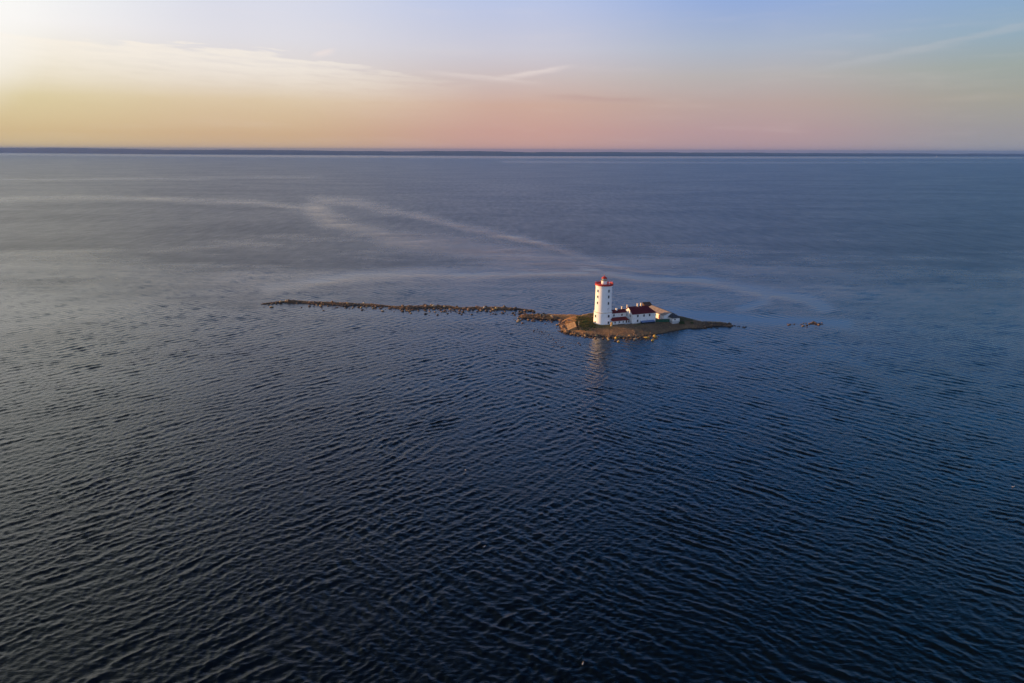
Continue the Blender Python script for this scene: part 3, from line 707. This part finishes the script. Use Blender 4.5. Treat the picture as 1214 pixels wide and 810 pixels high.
# low sheet-roofed cold frame at the foot of the front wall
o = fl + U * 5.2 - Vv * 1.5
CF = empty('lean_to', o, ANG, label='long low lean-to with blue-grey sheet roof along the foot of the maroon-roofed house', cat='lean-to')
MB().poly([(0,0,-.3),(8.2,0,-.3),(8.2,1.4,-.3),(0,1.4,-.3),(0,0,.7),(8.2,0,.7),(8.2,1.4,1.25),(0,1.4,1.25)], [(0,1,5,4),(1,2,6,5),(2,3,7,6),(3,0,4,7)]).build('wall', M['dark'], CF)
MB().slab([(-.15,-.2,.75),(8.35,-.2,.75),(8.35,1.42,1.36),(-.15,1.42,1.36)], 0.06).build('roof', M['blue'], CF)
for k in range(5): MB().box(0.4 + k * 1.6, 1.6 + k * 1.6, -0.04, 0.02, 0.1, 0.55).build('window', M['glass'], CF)
# corridor wing between tower and house
cl = P(724.2, 382.6, Z0); cl = cl - U * 1.6
LC = (fl + Vv * 2.2 - cl).dot(U) + 0.0
HC = zat(371.9, (cl.x, cl.y)) - Z0
CW, croof = house('corridor_wing', cl, ANG, LC - 0.02, 5.0, HC, 1.1, 'two-storey white wing under a low dark red roof joining tower to house', 'building', 'maroon', oh=0.25)
for a in (3.3, 8.3): window(CW, 'front', a, HC - 1.3, 0.75, 1.15, LC, 5)
window(CW, 'front', 5.8, HC - 3.0, 0.75, 1.15, LC, 5)
chimney(croof, 6.0, 2.2, HC + 1.0, 0.9, 0.85, 'white2')
chimney(croof, LC - 1.1, 3.6, HC + 0.8, 1.5, 0.7)
# low porch in front
pl_ = P(726.0, 385.1, Z0); LP = 9.7
PW = empty('porch', pl_, ANG, label='low white porch with faded red lean-to roof beside the tower foot', cat='porch')
MB().poly([(0,0,-.5),(LP,0,-.5),(LP,3.6,-.5),(0,3.6,-.5),(0,0,2.0),(LP,0,2.0),(LP,3.6,2.9),(0,3.6,2.9)], [(0,1,5,4),(1,2,6,5),(2,3,7,6),(3,0,4,7)]).build('wall', M['white2'], PW)
pr = MB().slab([(-.3,-.35,2.02),(LP+.3,-.35,2.02),(LP+.3,3.62,3.02),(-.3,3.62,3.02)], 0.12).build('roof', M['maroonb'], PW)
sm = MB()
for k in range(12): sm.bar((-.3 + k * (LP + .6) / 11, -.35, 2.05), (-.3 + k * (LP + .6) / 11, 3.6, 3.05), 0.035, 4)
sm.build('roof_seams', M['maroonb'], pr)
for a in (1.6, 4.2, 6.6): window(PW, 'front', a, 1.1, 0.7, 0.85, LP, 3.6)
window(PW, 'front', 8.6, 0.85, 0.85, 1.75, LP, 3.6, frame=True, name='door', mt='barn')
# store behind: long axis away from the camera, lit left slope
st = P(786.4, 380.4, Z0)
ST = empty('store_building', st, ANG, label='long low white store with pale peach roof and an orange door', cat='building')
LW, LS, HS, RS = 8.2, 19.0, 3.0, 1.45
MB().poly([(0,0,-1),(LW,0,-1),(LW,LS,-1),(0,LS,-1),(0,0,HS),(LW,0,HS),(LW,LS,HS),(0,LS,HS),(LW/2,0,HS+RS),(LW/2,LS,HS+RS)],
          [(0,1,5,8,4),(1,2,6,5),(2,3,7,9,6),(3,0,4,7)]).build('wall', M['white2'], ST)
q = RS / (LW/2) * 0.35
sr = MB().slab([(-.35,-.3,HS-q+.1),(LW/2,-.3,HS+RS+.1),(LW/2,LS+.3,HS+RS+.1),(-.35,LS+.3,HS-q+.1)], 0.12).slab([(LW/2,-.3,HS+RS+.1),(LW+.35,-.3,HS-q+.1),(LW+.35,LS+.3,HS-q+.1),(LW/2,LS+.3,HS+RS+.1)], 0.12).build('roof', M['peach'], ST)
sm = MB()
for k in range(22):
    y = -.3 + k * (LS + .6) / 21; sm.bar((-.35, y, HS-q+.13), (LW/2, y, HS+RS+.13), 0.04, 4); sm.bar((LW/2, y, HS+RS+.13), (LW+.35, y, HS-q+.13), 0.04, 4)
sm.build('roof_ribs', M['peach'], sr)
dr = window(ST, 'left', 4.4, 1.35, 1.3, 2.0, LW, LS, name='door', mt='orange'); dr['label'] = 'orange door'
MB().box(0.35, 0.45, -0.1, -0.04, -0.1, 0.05).build('handle', M['dark'], dr)
window(ST, 'left', 8.2, 1.7, 0.8, 1.0, LW, LS)
window(ST, 'front', 4.1, 1.9, 0.9, 1.0, LW, LS)
# small building with dark hipped roof
sb = P(797.4, 381.9, Z0) - Vv * 0.0
Hs = 2.4
SB, sroof = house('outbuilding', sb, ANG, 4.5, 7.4, Hs, 1.5, 'small white outbuilding with a dark grey hipped roof at the right end', 'outbuilding', 'slate', hipR=1.9, hipL=1.9, oh=0.55)
window(SB, 'front', 1.4, 1.3, 0.7, 0.8, 4.5, 7.4); window(SB, 'right', 3.5, 1.2, 0.9, 1.6, 4.5, 7.4, name='door', mt='barn')
# lower yard wall beside it
yw = P(789.5, 380.9, Z0)
# green fence
f0 = P(777.6, 382.0, Z0); f1 = P(793.6, 381.9, Z0); LF = (f1 - f0).length; fa = math.atan2(f1.y - f0.y, f1.x - f0.x)
FE = empty('green_fence', f0, fa, label='dark green board fence between the white house and the small outbuilding', cat='fence')
nb = int(LF / 0.5)
bm_ = MB().box(0.01, 0.5 - 0.01, -0.02, 0.02, 0.05, 1.75).build('board', M['green'], FE)
for k in range(1, nb):
    c = bm_.copy(); C.objects.link(c); c.parent = FE; c.location = (k * 0.5, 0.004 * (k % 2), 0.03 * rnd.random())
for k in range(5): MB().box(k * LF / 4 - 0.06, k * LF / 4 + 0.06, 0.03, 0.15, -0.3, 1.85).build('post', M['green'], FE)
# dark shed behind the house
sh = P(764.0, 367.6, Z0)
SH, shroof = house('shed', sh, ANG, 4.6, 5.0, 3.0, 1.0, 'dark brown timber shed behind the ridge of the maroon roof', 'shed', 'barn', wallm='barn', oh=0.3, plinth=False)
window(SH, 'right', 2.5, 1.2, 1.0, 2.0, 4.6, 5.0, name='door', mt='dark')
# ochre tank
tk = P(725.1, 386.3, Z0)
TK = empty('fuel_tank', (tk.x, tk.y, hz(tk.x, tk.y)), 0, label='small upright ochre tank between the tower and the porch', cat='tank')
MB().lathe([(0.55, 0.1), (0.58, 0.2), (0.58, 1.6), (0.45, 1.95), (0.12, 2.1)], 20).build('tank_body', M['ochre'], TK, True)
MB().lathe([(0.66, -0.3), (0.66, 0.12)], 16).build('footing', M['frame'], TK)
MB().bar((0, 0, 2.05), (0, 0, 2.3), 0.08).build('filler_cap', M['dark'], TK)
# rowing boat on the grass
bt = P(744.0, 384.6, Z0)
BT = empty('rowing_boat', (bt.x, bt.y, hz(bt.x, bt.y) + 0.02), ANG + 0.05, label='small pale rowing boat drawn up between the porch and the house', cat='boat')
hull = MB(); secs = []
for i, (x, w, zk) in enumerate([(-1.9, 0.45, 0.12), (-1.2, 0.68, 0.03), (0, 0.75, 0.0), (1.0, 0.6, 0.05), (1.7, 0.3, 0.2), (2.1, 0.03, 0.5)]):
    secs.append([(x, -w, 0.62 + zk * 0.5), (x, -w * 0.75, 0.2 + zk), (x, 0, zk), (x, w * 0.75, 0.2 + zk), (x, w, 0.62 + zk * 0.5)])
vs = [p for s_ in secs for p in s_]; fs = [(i*5+j, (i+1)*5+j, (i+1)*5+j+1, i*5+j+1) for i in range(5) for j in range(4)] + [(4, 3, 2, 1, 0)]
ho = MB().poly(vs, fs).build('hull', M['boat'], BT)
for x in (-1.0, 0.3): MB().box(x - 0.12, x + 0.12, -0.62, 0.62, 0.45, 0.5).build('thwart', M['wood'], BT)
gw = MB()
for i in range(5):
    for s_ in (0, 4): gw.bar(secs[i][s_], secs[i+1][s_], 0.04, 5)
gw.build('gunwale', M['wood'], BT)
# wooden marker post left
mp_ = P(686.0, 386.6, 2.0)
PO = empty('marker_post', (mp_.x, mp_.y, hz(mp_.x, mp_.y)), 0, label='pale wooden post between the stone ramp and the grass', cat='post')
MB().bar((0, 0, -0.3), (0.05, 0, 2.9), 0.14, 8).build('shaft', M['wood'], PO)
MB().box(-0.35, 0.45, -0.07, -0.02, 2.3, 2.65).build('sign_board', M['wood'], PO)
# stone ramp on left shoulder
RA = empty('stone_ramp', P(677, 387, 1.0), 0, label='tan sloping stone ramp at the left corner of the island', cat='ramp')
cq = [P(673, 392.2, 0.7), P(683.6, 387.6, 2.7), P(681.3, 381.4, 2.7), P(671, 384.9, 0.9)]
org = RA.location
loc = lambda s_, t_: (cq[0] * (1-s_) * (1-t_) + cq[1] * s_ * (1-t_) + cq[2] * s_ * t_ + cq[3] * (1-s_) * t_) - org
sn, tn = 4, 6
for i in range(sn):
    for j in range(tn):
        e1, e2 = 0.012, 0.009
        q4 = [loc(i/sn + e1, j/tn + e2), loc((i+1)/sn - e1, j/tn + e2), loc((i+1)/sn - e1, (j+1)/tn - e2), loc(i/sn + e1, (j+1)/tn - e2)]
        dz = 0.06 * rnd.random()
        MB().slab([(p.x, p.y, p.z + 0.1 + dz) for p in q4], 0.5).build('stone', M['slab'], RA)
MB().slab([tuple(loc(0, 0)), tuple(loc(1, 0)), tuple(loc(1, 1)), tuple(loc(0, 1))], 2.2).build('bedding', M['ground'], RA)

# ------------------------------------------------------------------ boulders
def rock_mesh(seed, sub=2, flat=0.72):
    bm = bmesh.new(); bmesh.ops.create_icosphere(bm, subdivisions=sub, radius=1)
    rr = random.Random(seed); off = Vector((seed * 3.1, seed * 1.7, seed * 0.9))
    planes = [(Vector((rr.uniform(-1, 1), rr.uniform(-1, 1), rr.uniform(-0.3, 1))).normalized(), rr.uniform(0.62, 0.9)) for _ in range(7)]
    for v in bm.verts:
        p = v.co.copy(); s_ = 1 + 0.28 * mnoise.noise(p * 1.3 + off); p = p * s_
        for n, dd_ in planes:
            k_ = p.dot(n)
            if k_ > dd_: p -= n * (k_ - dd_) * 0.85
        v.co = Vector((p.x, p.y * rr.uniform(0.98, 1.02), p.z * flat))
    me = bpy.data.meshes.new('boulder'); bm.to_mesh(me); bm.free(); me.materials.append(M['rock']); return me
RM = [rock_mesh(s_, 2, 0.6 + 0.06 * (s_ % 4)) for s_ in range(1, 9)]
cand = []   # (x, y, size, zone)
def along(pts, n, spread, smin, smax, zone, bias=0.0):
    w = [P(*p) for p in pts]; seg = [(w[i+1] - w[i]).length for i in range(len(w) - 1)]; tot = sum(seg)
    for _ in range(n):
        t = rnd.random() * tot; i = 0
        while i < len(seg) - 1 and t > seg[i]: t -= seg[i]; i += 1
        p = w[i].lerp(w[i+1], min(t / seg[i], 1)); s_ = smin + (smax - smin) * rnd.random() ** 2.2
        cand.append((p.x + rnd.gauss(0, 1) * spread * 0.6, p.y + bias + rnd.gauss(0, 1) * spread, s_, zone))
along([(318, 361), (345, 359), (375, 360.5), (400, 362), (430, 364)], 120, 3.2, 0.35, 1.3, 'a', -1)
along([(335, 364), (400, 366), (460, 367)], 36, 4, 0.3, 0.9, 'a')
along([(425, 363.5), (462, 366.5), (500, 366)], 110, 3.4, 0.35, 1.3, 'b', -1)
along([(478, 365.5), (510, 365), (545, 367.5)], 150, 3.6, 0.4, 1.4, 'b', -2)
along([(500, 371), (555, 372), (560, 374)], 36, 3.4, 0.35, 1.1, 'b')
along([(540, 367), (570, 366.5), (600, 366.8), (630, 370)], 130, 3.8, 0.4, 1.55, 'c', -2)
along([(575, 372), (610, 372.5), (632, 371)], 36, 3, 0.4, 1.2, 'c')
along([(607, 379.5), (625, 380), (640, 380), (655, 381)], 46, 4, 0.4, 1.6, 'd')
along([(618, 376.8), (650, 378), (668, 380)], 50, 2.6, 0.35, 1.3, 'd')
along([(668, 382), (665, 387), (668, 393), (680, 397)], 90, 2.4, 0.4, 1.4, 'e')
along([(680, 397), (704, 400), (725, 401)], 120, 1.7, 0.35, 1.1, 'e')
along([(720, 400.5), (741, 401.5), (756, 401), (775, 398)], 120, 2.0, 0.35, 1.1, 'f')
along([(728, 404), (750, 403.5), (776, 401)], 16, 3.2, 0.35, 0.9, 'f')
along([(776, 398), (813, 392), (846, 387.5)], 34, 1.2, 0.25, 0.6, 'f')
along([(868, 386), (884, 388.5)], 14, 1.8, 0.35, 1.1, 'g')
along([(866, 388), (902, 390)], 8, 1.2, 0.25, 0.6, 'g')
along([(936, 384.6), (955, 385), (975, 384)], 30, 1.5, 0.45, 1.15, 'h')
along([(955, 384.2), (965, 383.6), (976, 385)], 26, 1.5, 0.5, 1.35, 'h')
along([(948, 387), (975, 389.5)], 14, 1.8, 0.3, 0.8, 'h')
along([(928, 386), (950, 384.6)], 16, 0.9, 0.3, 0.7, 'h')
along([(832, 388.8), (866, 387)], 34, 1.2, 0.3, 0.95, 'g')
along([(826, 381.5), (866, 384)], 26, 1.2, 0.3, 0.8, 'g')
along([(340, 362), (470, 366)], 70, 3.0, 0.2, 0.5, 'a')
along([(470, 367), (632, 370)], 110, 3.6, 0.2, 0.5, 'b')
along([(633, 392), (648, 396), (638, 395)], 22, 2.2, 0.3, 0.8, 'i')
along([(628, 398), (665, 404), (660, 410), (700, 408)], 40, 3.6, 0.3, 0.75, 'i')
ZL = {'a': ('weathered brown boulder on the outer left end of the long rocky spit', 'boulders on the outer end of the spit'),
      'b': ('weathered brown boulder in the middle stretch of the long rocky spit', 'boulders along the middle of the spit'),
      'c': ('sunlit brown boulder on the inner right end of the long rocky spit', 'boulders on the inner end of the spit'),
      'd': ('reddish boulder along the low shingle bar that joins spit and island', 'boulders along the shingle bar'),
      'e': ('orange-lit boulder on the shore round the left corner below the lighthouse', 'boulders round the left corner of the island'),
      'f': ('boulder at the water edge below the white buildings, right of the tower', 'boulders below the buildings'),
      'g': ('dark low rock at the dark right tip of the island or just off it', 'rocks at the right tip'),
      'h': ('orange-brown rock of the small separate reef right of the island', 'rocks of the separate reef'),
      'i': ('dark rock barely awash in the shallows before the left corner of the island', 'awash rocks in the front shallows')}
cand.sort(key=lambda c_: -c_[2])
SUB = {'a': [(345, 'at the thin far left tip of the long rocky spit'), (375, 'just in from the left tip of the long rocky spit'), (410, 'on the left third of the long rocky spit'), (999, 'where the left third of the spit thins before its middle')],
       'b': [(480, 'at the left of the broad middle stretch of the long spit'), (510, 'in the dense middle stretch of the long spit'), (535, 'at the right of the broad middle stretch of the long spit'), (999, 'by the gap right of the middle of the long spit')],
       'c': [(565, 'at the left of the inner stretch of the long spit'), (595, 'midway on the inner stretch of the long spit'), (615, 'near the inner right end of the long spit'), (999, 'at the very inner right end of the long spit')],
       'd': [(628, 'at the left end of the low bar joining spit and island'), (645, 'along the middle of the low bar joining spit and island'), (999, 'where the low bar meets the left corner of the island')],
       'e': [(672, 'on the orange-lit left corner of the island by the stone ramp'), (690, 'on the shore below the stone ramp and the grass'), (708, 'on the shore right below the lighthouse'), (999, 'on the shore just right of the lighthouse foot')],
       'f': [(735, 'at the water edge below the porch'), (756, 'at the water edge below the maroon-roofed house'), (776, 'at the water edge near the yellow boulders'), (999, 'on the low shore right of the yellow boulders')],
       'g': [(850, 'on the dark right tip of the island'), (872, 'at the very end of the dark right tip'), (999, 'awash in the water just off the right tip')],
       'h': [(950, 'in the thin left tail of the small separate reef'), (999, 'in the main heap of the small separate reef')],
       'i': [(655, 'barely awash in the shallows left of the stone ramp'), (999, 'barely awash in the shallows in front of the tower')]}
TONE = {'a': 'weathered brown', 'b': 'weathered brown', 'c': 'sunlit brown', 'd': 'reddish brown', 'e': 'orange-lit', 'f': 'tan', 'g': 'dark low', 'h': 'orange-brown', 'i': 'dark low'}
def sub_of(x, y, zn):
    px = PX(x, y, 0)[0]
    for k_, (lim, txt) in enumerate(SUB[zn]):
        if px < lim: return zn, k_, txt
stuff = MB(); cnt = 0; made = []
for (x, y, s_, zn) in cand:
    gz = max(hz(x, y), -0.25)
    if zn in 'efh' and gz > 2.0: continue
    low = zn in 'gi'
    sz = s_ * 0.86
    z = gz + sz * 0.28
    if low: z = gz + sz * 0.1 if gz > 0 else -sz * 0.14
    k_ = rnd.randrange(8); rot = rnd.random() * 6.28; sc = (sz * rnd.uniform(0.9, 1.45), sz * rnd.uniform(0.8, 1.1), sz * rnd.uniform(0.65, 1.1))
    if cnt < 290:
        o = bpy.data.objects.new('boulder', RM[k_]); C.objects.link(o); o.location = (x, y, z); o.rotation_euler = (rnd.uniform(-.3, .3), rnd.uniform(-.3, .3), rot); o.scale = sc
        made.append((o, sub_of(x, y, zn), s_)); cnt += 1
    else:
        m_ = Matrix.Translation((x, y, z)) @ Matrix.Rotation(rot, 4, 'Z') @ Matrix.Diagonal((*sc, 1))
        me = RM[k_]; stuff.poly([m_ @ v.co for v in me.vertices], [tuple(p.vertices) for p in me.polygons])
bysub = {}
for it in made: bysub.setdefault(it[1], []).append(it)
for (zn, k_, txt), lst in bysub.items():
    tone = TONE[zn]; g_ = 'boulders ' + txt; rest = list(lst)
    def pick(key, word):
        global rest
        if not rest: return
        b_ = max(rest, key=key); rest.remove(b_); props(b_[0], (word + ' ' + tone + ' boulder ' + txt), 'boulder', g_)
    if len(lst) > 1: pick(lambda q: q[2], 'largest')
    if len(lst) > 2: pick(lambda q: -q[0].location.x / q[0].location.y, 'leftmost')
    if len(lst) > 3: pick(lambda q: q[0].location.x / q[0].location.y, 'rightmost')
    if len(lst) > 4: pick(lambda q: -q[0].location.y, 'nearest')
    if len(lst) > 5: pick(lambda q: q[0].location.y, 'farthest')
    for b_ in rest: props(b_[0], tone + ' middling boulder ' + txt if len(lst) > 1 else tone + ' single boulder ' + txt, 'boulder', g_)
ob = stuff.build('small_boulders', M['rock']); props(ob, 'smaller brown stones scattered between the boulders along spit and shore', 'stones', kind='stuff')
yr = rock_mesh(31, 2, 0.85); yr.materials.clear(); yr.materials.append(M['yrock'])
for (px, py, s_, lab) in ((776.5, 399.6, 1.5, 'largest yellow boulder, standing in the water at the right end of the rocky shore'),
                          (773.4, 404.0, 0.95, 'yellow boulder in the water just in front of the largest yellow boulder'),
                          (766.5, 400.9, 1.3, 'wide flat tan boulder left of the largest yellow boulder'),
                          (733.4, 405.4, 0.9, 'lone pale yellow boulder farthest out in the water below the porch'),
                          (730.0, 401.5, 1.1, 'pale yellow boulder at the water edge below the tower and porch')):
    p = P(px, py); o = bpy.data.objects.new('boulder', yr); C.objects.link(o); o.location = (p.x, p.y, 0.25 * s_); o.scale = (s_ * (1.4 if 'flat' in lab else 0.8), s_ * 0.7, s_ * (0.5 if 'flat' in lab else 0.85)); o.rotation_euler = (0, 0, px)
    props(o, lab, 'boulder')
# shingle lying on banks
sh_ = MB(); tet = [(1, 0, -.3), (-.5, .85, -.3), (-.5, -.85, -.3), (0, 0, .7)]
n_ = 0
while n_ < 5200:
    i = rnd.randrange(len(gy)); j = rnd.randrange(len(gx)); h_ = hgt[i, j]
    if h_ < -0.05 or h_ > 2.3: continue
    if h_ > 0.9 and gx[j] > 35 and gx[j] < 110 and rnd.random() < 0.8: continue
    s_ = rnd.uniform(0.1, 0.32); a = rnd.random() * 6.28; c_, q_ = math.cos(a), math.sin(a)
    x, y = gx[j] + rnd.uniform(-.45, .45), gy[i] + rnd.uniform(-.45, .45); z = float(h_)
    sh_.poly([(x + (p[0]*c_ - p[1]*q_)*s_, y + (p[0]*q_ + p[1]*c_)*s_, z + p[2]*s_) for p in tet], [(0,1,3),(1,2,3),(2,0,3)]); n_ += 1
o = sh_.build('shingle', M['rock']); props(o, 'loose shingle and cobbles strewn over the banks of the island', 'shingle', kind='stuff')
# grass tufts
gr = MB()
def tuft(x, y, h):
    z = hz(x, y) - 0.05
    for _ in range(5):
        a = rnd.random() * 6.28; dx, dy = math.cos(a) * 0.22, math.sin(a) * 0.22; ox, oy = rnd.uniform(-.3, .3), rnd.uniform(-.3, .3)
        gr.poly([(x+ox-dx, y+oy-dy, z), (x+ox+dx, y+oy+dy, z), (x+ox+rnd.uniform(-.2,.2), y+oy+rnd.uniform(-.2,.2), z + h * rnd.uniform(.6, 1.2))], [(0, 1, 2)])
gc = P(693, 383, 2.2)
for _ in range(700): tuft(gc.x + rnd.gauss(0, 2.6), gc.y + rnd.gauss(0, 6), 0.9)
for _ in range(900):
    x = rnd.uniform(44, 118); y = rnd.uniform(362, 402)
    if hz(x, y) > 2.2 and mnoise.noise(Vector((x * .15, y * .15, 0))) > -0.05: tuft(x, y, 0.5)
o = gr.build('grass', M['grass']); props(o, 'rough green and straw coloured grass on the top of the island', 'grass', kind='stuff')
# bushes
def bush(px, py, w, h, label):
    p = P(px, py, Z0 - 0.3); g = empty('bush', (p.x, p.y, hz(p.x, p.y)), 0, label=label, cat='bush')
    lf = MB()
    for _ in range(420):
        u_ = Vector((rnd.gauss(0, 1), rnd.gauss(0, 1), rnd.gauss(0, 1))).normalized() * rnd.uniform(.55, 1.05)
        c_ = Vector((u_.x * w, u_.y * w * 0.8, abs(u_.z) * h + 0.1)); a = Vector((rnd.uniform(-1, 1), rnd.uniform(-1, 1), rnd.uniform(-1, 1))).normalized() * 0.22; b_ = a.orthogonal().normalized() * 0.16
        lf.poly([c_ - a, c_ + b_, c_ + a, c_ - b_], [(0, 1, 2, 3)])
    lf.build('foliage', M['bush'], g)
    st_ = MB()
    for k in range(5): a = k * 1.26; st_.bar((0, 0, -.2), (math.cos(a) * w * .6, math.sin(a) * w * .6, h * .7), 0.05, 5)
    st_.build('stem', M['barn'], g)
bush(808.3, 382.2, 1.7, 1.5, 'dark bush right beside the outbuilding with the grey roof')
bush(820.5, 381.6, 0.8, 0.8, 'small lone dark bush farthest right on the island top')
bush(694.5, 383.6, 2.2, 1.3, 'low green bush on the slope left of the lighthouse')

# ------------------------------------------------------------------ gulls on the water
def gull():
    g = empty('gull', (0, 0, 0))
    b_ = MB()
    secs = [(-0.34, 0.02, 0.13), (-0.22, 0.08, 0.10), (-0.05, 0.13, 0.07), (0.1, 0.12, 0.08), (0.2, 0.07, 0.14), (0.26, 0.06, 0.24), (0.31, 0.055, 0.27), (0.36, 0.02, 0.26)]
    vs = []; 
    for x, r, zc in secs:
        for k in range(8): a = k * math.pi / 4; vs.append((x, r * math.cos(a), zc + r * math.sin(a)))
    fs = [(i*8 + k, i*8 + (k+1) % 8, (i+1)*8 + (k+1) % 8, (i+1)*8 + k) for i in range(len(secs)-1) for k in range(8)] + [tuple(range(8)), tuple(range(len(vs)-1, len(vs)-9, -1))]
    b_.poly(vs, fs).build('body', M['gull'], g)
    for s_ in (-1, 1):
        MB().poly([(0.12, s_*.11, .15), (-.12, s_*.15, .14), (-.42, s_*.03, .18), (-.05, s_*.05, .2)], [(0,1,2,3)]).build('wing', M['gullgrey'], g)
    MB().bar((0.35, 0, 0.265), (0.42, 0, 0.25), 0.012, 5).build('beak', M['beak'], g)
    return g
gsrc = gull()
for i, (px, py, rz, lab) in enumerate([(552, 557.5, 2.4, 'white gull on open water in the middle of the picture, farthest of the four gulls'),
        (574, 648.5, 0.5, 'white gull on the dark water in the lower middle of the picture'),
        (691, 787.5, 1.2, 'white gull nearest the camera, close to the bottom edge'),
        (1201, 577.5, -0.3, 'white gull on the water at the right edge')]):
    if i == 0: g = gsrc
    else:
        g = gsrc.copy(); C.objects.link(g)
        for ch in list(gsrc.children): c = ch.copy(); C.objects.link(c); c.parent = g
    p = P(px, py); g.location = (p.x, p.y, 0); g.rotation_euler = (0, 0, rz); g.scale = (1.0, 1.0, 1.0)
    props(g, lab, 'gull', 'gulls resting on the sea')

# ------------------------------------------------------------------ air
hzm = bpy.data.materials.new('sea_haze'); hzm.use_nodes = True; t = hzm.node_tree; t.nodes.clear()
pv = N(t, 'ShaderNodeVolumePrincipled'); pv.inputs['Color'].default_value = (0.09, 0.22, 0.60, 1); pv.inputs['Density'].default_value = 5.2e-5; pv.inputs['Anisotropy'].default_value = 0.0
om = N(t, 'ShaderNodeOutputMaterial'); t.links.new(pv.outputs[0], om.inputs['Volume'])
HB = MB().box(-21500, 21500, -21500, 21500, -4, 128).build('haze', hzm); props(HB, kind='stuff', label='thin blue sea haze over the whole bay')
